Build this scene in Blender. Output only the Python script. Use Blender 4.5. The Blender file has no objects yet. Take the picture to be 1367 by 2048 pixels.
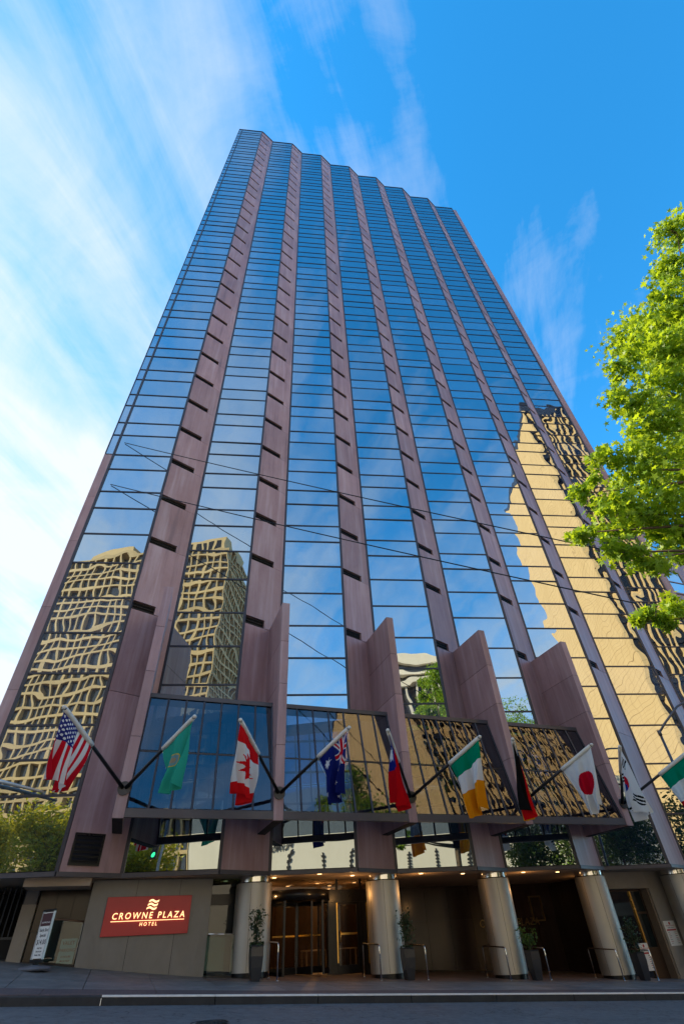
import bpy, bmesh, math, random
from mathutils import Vector, Matrix
random.seed(7)
SC = bpy.context.scene
COL = SC.collection
R = math.radians
ZO = 1.5                      # camera height above the datum

# ------------------------------------------------------------------ camera
PIT, ROLL, YAW = 0.7209035, -0.0562519, 0.1313758
fw = Vector((math.sin(YAW)*math.cos(PIT), math.cos(YAW)*math.cos(PIT), math.sin(PIT)))
r0 = Vector((math.cos(YAW), -math.sin(YAW), 0)); u0 = r0.cross(fw)
rt = r0*math.cos(ROLL)+u0*math.sin(ROLL); up = u0*math.cos(ROLL)-r0*math.sin(ROLL)
cd = bpy.data.cameras.new('camera'); cam = bpy.data.objects.new('camera', cd); COL.objects.link(cam)
cd.sensor_fit = 'VERTICAL'; cd.sensor_height = 36; cd.lens = 976.14*36/2048
cd.clip_start = .05; cd.clip_end = 5000
M = Matrix((rt, up, -fw)).transposed().to_4x4(); M.translation = (0, 0, ZO); cam.matrix_world = M
SC.camera = cam

# ------------------------------------------------------------------ world, sun, exposure
SUN_EL = R(36); SUN_AZ = math.atan2(-.80, .27)     # azimuth measured from +Y towards +X
W = bpy.data.worlds.new('World'); SC.world = W; W.use_nodes = True
nt = W.node_tree; nt.nodes.clear()
def N(t, typ, **kw):
    n = t.nodes.new(typ)
    for k, v in kw.items():
        if k.startswith('i_'):
            n.inputs[k[2:].replace('_', ' ')].default_value = v
        else: setattr(n, k, v)
    return n
def L(t, a, b): t.links.new(a, b)
def math_n(t, op, a, b=None, c=None, clamp=False):
    n = t.nodes.new('ShaderNodeMath'); n.operation = op; n.use_clamp = clamp
    for i, v in enumerate((a, b, c)):
        if v is None: continue
        if hasattr(v, 'links') or hasattr(v, 'is_linked'): t.links.new(v, n.inputs[i])
        else: n.inputs[i].default_value = v
    return n.outputs[0]
sky = N(nt, 'ShaderNodeTexSky', sky_type='NISHITA', sun_disc=False, sun_elevation=SUN_EL, sun_rotation=SUN_AZ,
        altitude=50, air_density=.8, dust_density=.0, ozone_density=4)
hs = N(nt, 'ShaderNodeHueSaturation', i_Saturation=1.27, i_Value=1.8, i_Hue=.487); L(nt, sky.outputs[0], hs.inputs['Color'])
tc = N(nt, 'ShaderNodeTexCoord')
sep = N(nt, 'ShaderNodeSeparateXYZ'); L(nt, tc.outputs['Generated'], sep.inputs[0])
zc = math_n(nt, 'ADD', math_n(nt, 'MAXIMUM', sep.outputs[2], 0.0), .22)
cx = math_n(nt, 'DIVIDE', sep.outputs[0], zc); cy = math_n(nt, 'DIVIDE', sep.outputs[1], zc)
cmb = N(nt, 'ShaderNodeCombineXYZ'); L(nt, cx, cmb.inputs[0]); L(nt, cy, cmb.inputs[1])
def cloud_noise(rot, scale, loc, nscale, detail, rough, dist):
    mp = N(nt, 'ShaderNodeMapping'); L(nt, cmb.outputs[0], mp.inputs[0])
    mp.inputs['Rotation'].default_value = (0, 0, R(rot)); m2 = N(nt, 'ShaderNodeMapping'); L(nt, mp.outputs[0], m2.inputs[0]); mp = m2
    mp.inputs['Scale'].default_value = scale; mp.inputs['Location'].default_value = loc
    n = N(nt, 'ShaderNodeTexNoise'); L(nt, mp.outputs[0], n.inputs['Vector'])
    n.inputs['Scale'].default_value = nscale; n.inputs['Detail'].default_value = detail
    n.inputs['Roughness'].default_value = rough; n.inputs['Distortion'].default_value = dist
    return n.outputs['Fac']
def ramp(t, v, pts):
    n = t.nodes.new('ShaderNodeValToRGB'); t.links.new(v, n.inputs[0])
    e = n.color_ramp.elements
    while len(e) < len(pts): e.new(.5)
    for q, (p, c) in zip(e, pts):
        q.position = p; q.color = c if len(c) == 4 else (*c, 1)
    return n.outputs[0]
g3 = lambda v: (v, v, v, 1)
streak = cloud_noise(-68, (.9, 4.4, 1), (8.0, .4, 0), 1.5, 9, .6, .6)
broad = cloud_noise(20, (1, 1, 1), (5.0, 7.0, 0), 1.1, 4, .5, .3)
puff = cloud_noise(40, (1, 1.5, 1), (1.7, 5.2, 0), 3.6, 10, .65, .6)
wv = N(nt, 'ShaderNodeMapRange', clamp=True); L(nt, math_n(nt, 'MULTIPLY_ADD', cy, -.55, cx), wv.inputs[0])   # a cirrus sheet that thickens towards the west
for i_, v_ in zip((1, 2, 3, 4), (.26, -.85, -.185, .30)): wv.inputs[i_].default_value = v_
hz = N(nt, 'ShaderNodeMapRange', clamp=True)                      # longer slant path through the cirrus away from the zenith
L(nt, math_n(nt, 'SQRT', math_n(nt, 'ADD', math_n(nt, 'MULTIPLY', cx, cx), math_n(nt, 'MULTIPLY', cy, cy))), hz.inputs[0])
for i_, v_ in zip((1, 2, 3, 4), (.55, 1.5, 0, .10)): hz.inputs[i_].default_value = v_
sb = N(nt, 'ShaderNodeMapRange', clamp=True); L(nt, cy, sb.inputs[0])   # thin cloud bank over the southern sky
for i_, v_ in zip((1, 2, 3, 4), (-.30, -1.0, 0, .20)): sb.inputs[i_].default_value = v_
cl = math_n(nt, 'ADD', math_n(nt, 'MULTIPLY_ADD', streak, .62, math_n(nt, 'MULTIPLY_ADD', puff, .30, math_n(nt, 'MULTIPLY', broad, .70))), math_n(nt, 'ADD', wv.outputs[0], math_n(nt, 'ADD', hz.outputs[0], sb.outputs[0])))
cfac = ramp(nt, math_n(nt, 'MULTIPLY', cl, .6), [(.42, g3(0)), (.54, g3(.36)), (.70, g3(.92))])
mixc = N(nt, 'ShaderNodeMixRGB'); L(nt, cfac, mixc.inputs[0]); L(nt, hs.outputs[0], mixc.inputs[1])
mixc.inputs[2].default_value = (3.7, 3.85, 4.0, 1)
bg = N(nt, 'ShaderNodeBackground'); bg.inputs['Strength'].default_value = .12; L(nt, mixc.outputs[0], bg.inputs[0])
wo = N(nt, 'ShaderNodeOutputWorld'); L(nt, bg.outputs[0], wo.inputs[0])

sl = bpy.data.lights.new('sun', 'SUN'); sl.energy = 5.0; sl.angle = R(.53); sl.color = (1, .82, .56)
so = bpy.data.objects.new('sun', sl); COL.objects.link(so)
tosun = Vector((math.sin(SUN_AZ)*math.cos(SUN_EL), math.cos(SUN_AZ)*math.cos(SUN_EL), math.sin(SUN_EL)))
so.rotation_euler = (-tosun).to_track_quat('-Z', 'Y').to_euler(); so.location = tosun*300
vs = SC.view_settings; vs.view_transform = 'Standard'; vs.look = 'None'; vs.exposure = 1.2; vs.gamma = 1; vs.use_curve_mapping = False

# ------------------------------------------------------------------ helpers
WP = {}
def wp(o): return WP.get(o.name, Vector((0, 0, 0)))
def tag(o, label=None, cat=None, group=None, kind=None):
    if label: o['label'] = label
    if cat: o['category'] = cat
    if group: o['group'] = group
    if kind: o['kind'] = kind
    return o
def empty(name, loc, label=None, cat=None, group=None, parent=None):
    o = bpy.data.objects.new(name, None); COL.objects.link(o)
    loc = Vector(loc); o.location = loc-(wp(parent) if parent else Vector((0, 0, 0)))
    if parent: o.parent = parent
    o.empty_display_size = .2; WP[o.name] = loc
    return tag(o, label, cat, group)
def place(name, me, loc, rotz=0, parent=None, rot=None):
    o = bpy.data.objects.new(name, me); COL.objects.link(o); loc = Vector(loc)
    o.location = loc-(wp(parent) if parent else Vector((0, 0, 0)))
    if rot: o.rotation_euler = rot
    else: o.rotation_euler = (0, 0, rotz)
    if parent: o.parent = parent
    WP[o.name] = loc
    return o
class MB:
    def __init__(s): s.v = []; s.f = []; s.smooth = []
    def quad(s, a, b, c, d): return s.poly([a, b, c, d])
    def poly(s, pts, sm=False):
        i = len(s.v); s.v += [tuple(p) for p in pts]; s.f.append(tuple(range(i, i+len(pts)))); s.smooth.append(sm); return s
    def hexa(s, p):   # p: 4 bottom + 4 top
        i = len(s.v); s.v += [tuple(q) for q in p]
        for f in ((3, 2, 1, 0), (4, 5, 6, 7), (0, 1, 5, 4), (1, 2, 6, 5), (2, 3, 7, 6), (3, 0, 4, 7)):
            s.f.append(tuple(i+k for k in f)); s.smooth.append(False)
        return s
    def box(s, x0, x1, y0, y1, z0, z1):
        return s.hexa([(x0, y0, z0), (x1, y0, z0), (x1, y1, z0), (x0, y1, z0), (x0, y0, z1), (x1, y0, z1), (x1, y1, z1), (x0, y1, z1)])
    def bar(s, a, b, w, h=None, upv=(0, 0, 1)):
        a = Vector(a); b = Vector(b); h = h or w; d = (b-a).normalized(); uu = Vector(upv)
        x = d.cross(uu)
        if x.length < 1e-4: x = d.cross(Vector((1, 0, 0)))
        x.normalize(); y = x.cross(d)
        x *= w/2; y *= h/2
        return s.hexa([a-x-y, a+x-y, a+x+y, a-x+y, b-x-y, b+x-y, b+x+y, b-x+y])
    def tube(s, pts, rad, n=10, cap=True):
        pts = [Vector(p) for p in pts]; rads = rad if isinstance(rad, (list, tuple)) else [rad]*len(pts)
        rings = []; px = None
        for i, p in enumerate(pts):
            d = (pts[min(i+1, len(pts)-1)]-pts[max(i-1, 0)]).normalized()
            if px is None:
                x = d.cross(Vector((0, 0, 1)))
                if x.length < 1e-3: x = d.cross(Vector((1, 0, 0)))
            else: x = px-d*px.dot(d)
            x.normalize(); px = x; y = d.cross(x)
            st = len(s.v)
            for k in range(n):
                a = 2*math.pi*k/n; s.v.append(tuple(p+(x*math.cos(a)+y*math.sin(a))*rads[i]))
            rings.append(st)
        for q in range(len(rings)-1):
            for k in range(n):
                a, b = rings[q], rings[q+1]; k2 = (k+1) % n
                s.f.append((a+k, a+k2, b+k2, b+k)); s.smooth.append(True)
        if cap:
            s.f.append(tuple(rings[0]+k for k in reversed(range(n)))); s.smooth.append(False)
            s.f.append(tuple(rings[-1]+k for k in range(n))); s.smooth.append(False)
        return s
    def prism(s, pts, z0, z1):  # pts ccw xy
        n = len(pts); i = len(s.v)
        s.v += [(p[0], p[1], z0) for p in pts]+[(p[0], p[1], z1) for p in pts]
        s.f.append(tuple(i+k for k in reversed(range(n)))); s.smooth.append(False)
        s.f.append(tuple(i+n+k for k in range(n))); s.smooth.append(False)
        for k in range(n):
            k2 = (k+1) % n; s.f.append((i+k, i+k2, i+n+k2, i+n+k)); s.smooth.append(False)
        return s
    def mesh(s, name, mat, off=Vector((0, 0, 0))):
        me = bpy.data.meshes.new(name)
        me.from_pydata([(v[0]-off[0], v[1]-off[1], v[2]-off[2]) for v in s.v], [], s.f)
        for p, sm in zip(me.polygons, s.smooth): p.use_smooth = sm
        if mat: me.materials.append(mat)
        me.update(); return me
    def build(s, name, mat, parent=None, origin=None, **kw):
        o = Vector(origin) if origin is not None else (wp(parent) if parent else Vector((0, 0, 0)))
        return tag(place(name, s.mesh(name, mat, o), o, 0, parent), **kw)
def bevel(o, w, seg=2):
    m = o.modifiers.new('bevel', 'BEVEL'); m.width = w; m.segments = seg; m.limit_method = 'ANGLE'; return o

# street frame: s runs along the street (to the right, downhill), dep into the building
CA, SA = math.cos(R(13.8)), math.sin(R(13.8))
def SD(s, dep, z): n = 20.665+dep; return Vector((s*CA-n*SA, s*SA+n*CA, z+ZO))
def to_sd(x, y): return x*CA+y*SA, -x*SA+y*CA-20.665
ANG = R(13.8)
def zg(s, dep):
    z = -.66-.0555*s+.03*(dep+5)
    if s < 2.5: z += min((2.5-s)*.055, .45)*max(0, min(1.1, (dep+5)/5.2))
    return z
def sbox(mb, s0, s1, d0, d1, z0, z1):
    return mb.hexa([SD(s0, d0, z0), SD(s1, d0, z0), SD(s1, d1, z0), SD(s0, d1, z0), SD(s0, d0, z1), SD(s1, d0, z1), SD(s1, d1, z1), SD(s0, d1, z1)])

# ------------------------------------------------------------------ materials
def newmat(name):
    m = bpy.data.materials.new(name); m.use_nodes = True; t = m.node_tree; t.nodes.clear()
    out = N(t, 'ShaderNodeOutputMaterial'); return m, t, out
def prin(t, out, col, rough=.6, metal=0, spec=.5, **kw):
    p = t.nodes.new('ShaderNodeBsdfPrincipled')
    if hasattr(col, 'is_linked'): t.links.new(col, p.inputs['Base Color'])
    else: p.inputs['Base Color'].default_value = (*col, 1)
    if hasattr(rough, 'is_linked'): t.links.new(rough, p.inputs['Roughness'])
    else: p.inputs['Roughness'].default_value = rough
    p.inputs['Metallic'].default_value = metal; p.inputs['Specular IOR Level'].default_value = spec
    t.links.new(p.outputs[0], out.inputs[0]); return p
def pos(t): return t.nodes.new('ShaderNodeNewGeometry').outputs['Position']
def noise(t, vec, scale, detail=4, rough=.5, sc=(1, 1, 1), dist=0):
    mp = t.nodes.new('ShaderNodeMapping'); mp.inputs['Scale'].default_value = sc; t.links.new(vec, mp.inputs[0])
    n = t.nodes.new('ShaderNodeTexNoise'); t.links.new(mp.outputs[0], n.inputs['Vector'])
    n.inputs['Scale'].default_value = scale; n.inputs['Detail'].default_value = detail; n.inputs['Roughness'].default_value = rough
    n.inputs['Distortion'].default_value = dist
    return n.outputs['Fac']
def mixv(t, fac, a, b, mode='MIX'):
    n = t.nodes.new('ShaderNodeMixRGB'); n.blend_type = mode
    for i, v in enumerate((fac, a, b)):
        if hasattr(v, 'is_linked'): t.links.new(v, n.inputs[i])
        elif i == 0: n.inputs[0].default_value = v
        else: n.inputs[i].default_value = (*v, 1)
    return n.outputs[0]
def bump(t, h, p, strength=.3, dist=.01):
    b = t.nodes.new('ShaderNodeBump'); b.inputs['Strength'].default_value = strength; b.inputs['Distance'].default_value = dist
    t.links.new(h, b.inputs['Height']); t.links.new(b.outputs[0], p.inputs['Normal']); return b
def simple(name, col, rough=.6, metal=0, spec=.5, var=.15, scale=6):
    m, t, out = newmat(name); ps = pos(t)
    n = noise(t, ps, scale, 5, .6)
    c = mixv(t, n, tuple(x*(1-var) for x in col), tuple(min(1, x*(1+var)) for x in col))
    n2 = noise(t, ps, scale*.7, 4)
    rr = math_n(t, 'MULTIPLY_ADD', n2, .16, max(.02, rough-.08))
    prin(t, out, c, rr, metal, spec); return m
def emis(name, col, st):
    m, t, out = newmat(name); e = t.nodes.new('ShaderNodeEmission'); e.inputs[0].default_value = (*col, 1); e.inputs[1].default_value = st
    t.links.new(e.outputs[0], out.inputs[0]); return m

def mat_granite():
    m, t, out = newmat('red_granite'); ps = pos(t); oi = t.nodes.new('ShaderNodeObjectInfo')
    big = noise(t, ps, .8, 8, .68, (1, 1, .6), .5); streak_ = noise(t, ps, 3.0, 6, .6, (1, 1, .07)); speck = noise(t, ps, 38, 2, .5)
    c = mixv(t, ramp(t, big, [(.3, g3(0)), (.7, g3(1))]), (.275, .150, .158), (.385, .240, .245))
    c = mixv(t, ramp(t, streak_, [(.50, g3(0)), (.72, g3(.62))]), c, (.52, .40, .42))
    c = mixv(t, ramp(t, streak_, [(.28, g3(.75)), (.44, g3(0))]), c, (.17, .098, .11))
    c = mixv(t, math_n(t, 'MULTIPLY', speck, .30), c, (.35, .24, .25), 'MIX')
    v = math_n(t, 'MULTIPLY_ADD', oi.outputs['Random'], .26, .87)
    hsn = t.nodes.new('ShaderNodeHueSaturation'); t.links.new(c, hsn.inputs['Color']); t.links.new(v, hsn.inputs['Value'])
    p = prin(t, out, hsn.outputs[0], math_n(t, 'MULTIPLY_ADD', big, .3, .28), 0, .5)
    bump(t, speck, p, .08, .004); return m
def mat_glass(name, dist=.0115, base=(.010, .020, .040), tint=(.72, .82, .85), lo=.60):
    """coated curtain-wall glass: strong mirror over a dark room, each pane slightly wavy in its own way"""
    m, t, out = newmat(name); ps = pos(t); oi = t.nodes.new('ShaderNodeObjectInfo')
    def nz(scale, sc, seedmul):
        mp = t.nodes.new('ShaderNodeMapping'); mp.inputs['Scale'].default_value = sc; t.links.new(ps, mp.inputs[0])
        n = t.nodes.new('ShaderNodeTexNoise'); n.noise_dimensions = '4D'; t.links.new(mp.outputs[0], n.inputs['Vector'])
        n.inputs['Scale'].default_value = scale; n.inputs['Detail'].default_value = 0; n.inputs['Roughness'].default_value = .4
        t.links.new(math_n(t, 'MULTIPLY', oi.outputs['Random'], seedmul), n.inputs['W']); return n.outputs['Fac']
    h = math_n(t, 'ADD', nz(.62, (1, 1, 1), 40), math_n(t, 'MULTIPLY', nz(1.5, (1, 1, .9), 77), .20))
    b = t.nodes.new('ShaderNodeBump'); b.inputs['Strength'].default_value = 1; b.inputs['Distance'].default_value = dist; t.links.new(h, b.inputs['Height'])
    g = t.nodes.new('ShaderNodeBsdfGlossy'); g.inputs['Roughness'].default_value = .0; g.inputs['Color'].default_value = (*tint, 1); t.links.new(b.outputs[0], g.inputs['Normal'])
    d = t.nodes.new('ShaderNodeBsdfDiffuse')
    room = math_n(t, 'ADD', math_n(t, 'MULTIPLY_ADD', oi.outputs['Random'], 1.4, .4), math_n(t, 'MULTIPLY', math_n(t, 'GREATER_THAN', math_n(t, 'FRACT', math_n(t, 'MULTIPLY', oi.outputs['Random'], 37.0)), .72), 3.2))
    bc = t.nodes.new('ShaderNodeHueSaturation'); bc.inputs['Color'].default_value = (*base, 1); t.links.new(room, bc.inputs['Value']); t.links.new(bc.outputs[0], d.inputs[0])
    fr = t.nodes.new('ShaderNodeFresnel'); fr.inputs[0].default_value = 1.5
    dirt = ramp(t, noise(t, ps, 1.3, 6, .65, (1, 1, .35)), [(.45, g3(1)), (.8, g3(.93))])
    fac = math_n(t, 'MULTIPLY', math_n(t, 'MULTIPLY_ADD', fr.outputs[0], .12, lo), dirt)
    mx = t.nodes.new('ShaderNodeMixShader'); t.links.new(fac, mx.inputs[0]); t.links.new(d.outputs[0], mx.inputs[1]); t.links.new(g.outputs[0], mx.inputs[2])
    t.links.new(mx.outputs[0], out.inputs[0]); return m
def mat_clear(name, tcol=(.55, .68, .66), refl=.18, rough=0.0, wob=0):
    m, t, out = newmat(name)
    tr = t.nodes.new('ShaderNodeBsdfTransparent'); tr.inputs[0].default_value = (*tcol, 1)
    g = t.nodes.new('ShaderNodeBsdfGlossy'); g.inputs['Roughness'].default_value = rough; g.inputs[0].default_value = (.92, .95, 1, 1)
    if wob:
        b = t.nodes.new('ShaderNodeBump'); b.inputs['Distance'].default_value = wob; t.links.new(noise(t, pos(t), 1.1, 2), b.inputs['Height']); t.links.new(b.outputs[0], g.inputs['Normal'])
    fr = t.nodes.new('ShaderNodeFresnel'); fr.inputs[0].default_value = 1.5
    bf = t.nodes.new('ShaderNodeNewGeometry').outputs['Backfacing']     # only the outer face of the pane mirrors
    f = math_n(t, 'MULTIPLY', math_n(t, 'MULTIPLY_ADD', fr.outputs[0], 1-refl, refl), math_n(t, 'SUBTRACT', 1.0, bf))
    mx = t.nodes.new('ShaderNodeMixShader'); t.links.new(f, mx.inputs[0]); t.links.new(tr.outputs[0], mx.inputs[1]); t.links.new(g.outputs[0], mx.inputs[2])
    t.links.new(mx.outputs[0], out.inputs[0]); return m
def mat_leaf(name, c0, c1, trans=.45):
    m, t, out = newmat(name); gm = t.nodes.new('ShaderNodeNewGeometry')
    c = mixv(t, gm.outputs['Random Per Island'], c0, c1)
    d = t.nodes.new('ShaderNodeBsdfPrincipled'); d.inputs['Roughness'].default_value = .5; t.links.new(c, d.inputs['Base Color'])
    tl = t.nodes.new('ShaderNodeBsdfTranslucent'); c2 = mixv(t, .5, c, (c1[0]*2.6, c1[1]*2.0, c1[2]*.8)); t.links.new(c2, tl.inputs[0])
    mx = t.nodes.new('ShaderNodeMixShader'); mx.inputs[0].default_value = trans
    t.links.new(d.outputs[0], mx.inputs[1]); t.links.new(tl.outputs[0], mx.inputs[2]); t.links.new(mx.outputs[0], out.inputs[0]); return m
def noise_c(t, vec):
    n = t.nodes.new('ShaderNodeTexNoise'); t.links.new(vec, n.inputs['Vector']); n.inputs['Scale'].default_value = 1.6; n.inputs['Detail'].default_value = 4
    v = t.nodes.new('ShaderNodeVectorMath'); v.operation = 'SCALE'; v.inputs['Scale'].default_value = 14; t.links.new(n.outputs['Color'], v.inputs[0]); return v.outputs[0]
def mat_asphalt():
    m, t, out = newmat('asphalt'); ps = pos(t)
    f = noise(t, ps, 55, 3, .7); big = noise(t, ps, .5, 6, .65, (1, 1, 1), .4)
    trk = noise(t, ps, .9, 5, .6, (.25, 2.2, 1))
    c = mixv(t, f, (.040, .043, .048), (.12, .125, .135))
    c = mixv(t, ramp(t, big, [(.35, g3(0)), (.7, g3(.6))]), c, (.115, .12, .13))
    c = mixv(t, ramp(t, trk, [(.5, g3(0)), (.75, g3(.6))]), c, (.036, .037, .042))
    mid = noise(t, ps, 5.5, 6, .72)
    c = mixv(t, ramp(t, mid, [(.42, g3(0)), (.62, g3(.55))]), c, (.16, .165, .175)); c = mixv(t, ramp(t, mid, [(.25, g3(.6)), (.42, g3(0))]), c, (.025, .026, .03))
    vor = t.nodes.new('ShaderNodeTexVoronoi'); vor.feature = 'DISTANCE_TO_EDGE'; vor.inputs['Scale'].default_value = .55
    wp_ = mixv(t, .12, ps, noise_c(t, ps)); t.links.new(wp_, vor.inputs['Vector'])
    c = mixv(t, ramp(t, vor.outputs['Distance'], [(.004, g3(.8)), (.012, g3(0))]), c, (.012, .012, .014))
    p = prin(t, out, c, math_n(t, 'MULTIPLY_ADD', big, .3, .55)); bump(t, f, p, .5, .012); return m
def mat_concrete(name, a, b, scale=1.2, rough=.8):
    m, t, out = newmat(name); ps = pos(t); oi = t.nodes.new('ShaderNodeObjectInfo')
    big = noise(t, ps, scale, 8, .68, (1, 1, 1), .3); f = noise(t, ps, 60, 3, .6)
    c = mixv(t, ramp(t, big, [(.28, g3(0)), (.74, g3(1))]), a, b)
    c = mixv(t, math_n(t, 'MULTIPLY', f, .35), c, tuple(x*.55 for x in a))
    h = t.nodes.new('ShaderNodeHueSaturation'); t.links.new(c, h.inputs['Color']); t.links.new(math_n(t, 'MULTIPLY_ADD', oi.outputs['Random'], .3, .85), h.inputs['Value'])
    p = prin(t, out, h.outputs[0], math_n(t, 'MULTIPLY_ADD', big, -.2, rough)); bump(t, f, p, .25, .006); return m
def mat_pavers():
    m, t, out = newmat('brick_pavers'); ps = pos(t)
    mp = t.nodes.new('ShaderNodeMapping'); mp.inputs['Rotation'].default_value = (0, 0, -ANG); t.links.new(ps, mp.inputs[0])
    b = t.nodes.new('ShaderNodeTexBrick'); t.links.new(mp.outputs[0], b.inputs['Vector']); b.inputs['Scale'].default_value = 1
    b.inputs['Brick Width'].default_value = .2; b.inputs['Row Height'].default_value = .1; b.inputs['Mortar Size'].default_value = .006
    b.inputs['Color1'].default_value = (.13, .085, .085, 1); b.inputs['Color2'].default_value = (.085, .062, .068, 1); b.inputs['Mortar'].default_value = (.04, .036, .036, 1)
    c = mixv(t, ramp(t, noise(t, ps, 1.4, 6), [(.4, g3(0)), (.75, g3(.6))]), b.outputs[0], (.06, .05, .052))
    p = prin(t, out, c, .7); bump(t, b.outputs['Fac'], p, -.4, .006); return m
def mat_steel():
    m, t, out = newmat('brushed_steel'); ps = pos(t)
    br = noise(t, ps, 9, 3, .5, (1, 1, 30)); sm_ = noise(t, ps, .9, 4)
    c = mixv(t, sm_, (.40, .375, .33), (.52, .485, .43))
    p = prin(t, out, c, math_n(t, 'MULTIPLY_ADD', br, .10, .48), .85); bump(t, noise(t, ps, 1.1, 2, .4, (1, 1, .3)), p, .25, .02); return m
def mat_signwall():
    m, t, out = newmat('dark_metal_cladding'); ps = pos(t)
    n = noise(t, ps, 1.6, 7, .6, (1, 1, .6), .5); w = noise(t, ps, 1.5, 2, .4, (1, 1, .35), .8)
    c = mixv(t, n, (.12, .115, .108), (.24, .228, .212))
    p = prin(t, out, c, math_n(t, 'MULTIPLY_ADD', n, .25, .34), .25); bump(t, w, p, .8, .06); return m
def mat_darkwall():
    m, t, out = newmat('polished_dark_panel'); ps = pos(t); oi = t.nodes.new('ShaderNodeObjectInfo')
    n = noise(t, ps, 2.5, 6, .6, (1, 1, .1)); c = mixv(t, n, (.020, .013, .013), (.048, .031, .028))
    h = t.nodes.new('ShaderNodeHueSaturation'); t.links.new(c, h.inputs['Color']); t.links.new(math_n(t, 'MULTIPLY_ADD', oi.outputs['Random'], .5, .75), h.inputs['Value'])
    p = prin(t, out, h.outputs[0], .16, 0, .3); bump(t, noise(t, ps, 1.5, 2), p, .15, .01); return m
GRAN = mat_granite(); GLASS = mat_glass('curtain_wall_glass'); CANGL = mat_clear('canopy_glass', (.42, .48, .57), .075, 0, .004)
CLEAR = mat_clear('clear_glass', (.50, .68, .69), .015); DOORGL = mat_clear('door_glass', (.50, .46, .42), .0)
SHOPGL = mat_clear('shopfront_glass', (.12, .19, .20), .03)
MULL = simple('mullion_metal', (.045, .042, .052), .42, .3); BLACK = simple('black_metal', (.010, .010, .012), .3, .4)
DARK = simple('dark_void', (.012, .012, .014), .8); STEEL = mat_steel(); CHROME = simple('chrome', (.75, .75, .74), .12, 1, .5, .03)
POLE = simple('dark_pole', (.045, .043, .045), .35, .7); BRASS = simple('brass', (.70, .43, .12), .25, 1, .5, .1)
BAND = simple('fascia_metal', (.075, .068, .078), .45, .2)
SOFF = simple('soffit_plaster', (.40, .31, .24), .8, 0, .3, .05); SOFFG = simple('soffit_grey', (.17, .16, .165), .7, 0, .3, .08)
ASPH = mat_asphalt(); SLAB = mat_concrete('pavement_concrete', (.085, .087, .094), (.21, .21, .208), 1.9, .62); KERB = mat_concrete('kerb_concrete', (.014, .014, .016), (.038, .038, .040), 2.2)
PAV = mat_pavers(); ENTRY = mat_concrete('entry_stone', (.105, .075, .066), (.165, .122, .106), 2.0, .6)
WHITEP = mat_concrete('white_road_paint', (.62, .62, .62), (.85, .85, .83), 4, .6)
WALLS = mat_signwall(); DWALL = mat_darkwall(); BEIGE = mat_concrete('painted_concrete', (.27, .235, .20), (.36, .32, .275), .8)
GROUND = mat_concrete('city_ground', (.10, .10, .10), (.16, .16, .155), .05)
WHITE = simple('white_board', (.72, .70, .66), .5, 0, .4, .03); REDB = simple('red_print', (.42, .03, .03), .5, 0, .4, .05); INK = simple('black_print', (.02, .02, .022), .6)
BARK = simple('bark', (.10, .075, .055), .9, 0, .2, .4, 12)

# ------------------------------------------------------------------ the ground
def sheet(name, s0, s1, d0, d1, ns, nd, zf, mat, kind='structure', lab=None):
    mb = MB(); vs_ = []
    for j in range(nd+1):
        for i in range(ns+1):
            s = s0+(s1-s0)*i/ns; d = d0+(d1-d0)*j/nd; vs_.append(tuple(SD(s, d, zf(s, d))))
    mb.v = vs_
    for j in range(nd):
        for i in range(ns):
            a = j*(ns+1)+i; mb.f.append((a, a+1, a+ns+2, a+ns+1)); mb.smooth.append(True)
    return mb.build(name, mat, kind=kind, label=lab)
KD = -5.0
zroad = lambda s, d: zg(s, KD)-.155+.028*(d-KD)
sheet('ground', -900, 900, -900, 900, 4, 4, lambda s, d: -2.4-.0555*max(-200, min(200, s)), GROUND)
sheet('road', -120, 140, -15.0, KD-.02, 60, 6, zroad, ASPH)
zopp = lambda s, d: zroad(s, -15)+.14+.02*(-15-d)
sheet('opposite_pavement', -120, 140, -24, -15.15, 30, 3, zopp, SLAB)
kb = MB()
for i in range(60):
    s = -120+i*4.3; kb.hexa([SD(s, -15.16, zroad(s, -15)-.2), SD(s+4.3, -15.16, zroad(s+4.3, -15)-.2), SD(s+4.3, -15, zroad(s+4.3, -15)-.2), SD(s, -15, zroad(s, -15)-.2),
             SD(s, -15.16, zroad(s, -15)+.145), SD(s+4.3, -15.16, zroad(s+4.3, -15)+.145), SD(s+4.3, -15, zroad(s+4.3, -15)+.145), SD(s, -15, zroad(s, -15)+.145)])
kb.build('opposite_kerb', KERB, kind='structure')
# pavement bed, with its slabs, the brick strip and the stone apron as pieces on it
bed = sheet('pavement', -60, 60, KD+.18, 9, 80, 10, lambda s, d: zg(s, d)-.05, SLAB)
def slab(name, s0, s1, d0, d1, mat, parent, lift=0, gap=.012):
    mb = MB(); g = gap/2; c = [(s0+g, d0+g), (s1-g, d0+g), (s1-g, d1-g), (s0+g, d1-g)]
    z = lift+random.uniform(-.002, .002)
    mb.hexa([SD(a, b, zg(a, b)-.06) for a, b in c]+[SD(a, b, zg(a, b)+z) for a, b in c])
    ctr = SD((s0+s1)/2, (d0+d1)/2, zg(s0, d0))
    return bevel(mb.build(name, mat, parent, ctr), .006, 1)
i = 0; s = -8.6
while s < 28:
    w = 1.62
    inent = s > 4.0-w and s < 20
    for d0, d1 in ((-3.95, -2.5), (-2.5, -1.05), (-1.05, .46)):
        if inent and d0 > -1.2: continue
        slab('pavement_slab', s, s+w, d0, d1, SLAB, bed)
    s += w
s = -8.6
while s < 28: slab('brick_strip', s, s+2.43, KD+.19, -3.95, PAV, bed, .001, .006); s += 2.43
s = 4.0-1.62*0
s = 2.74
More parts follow.
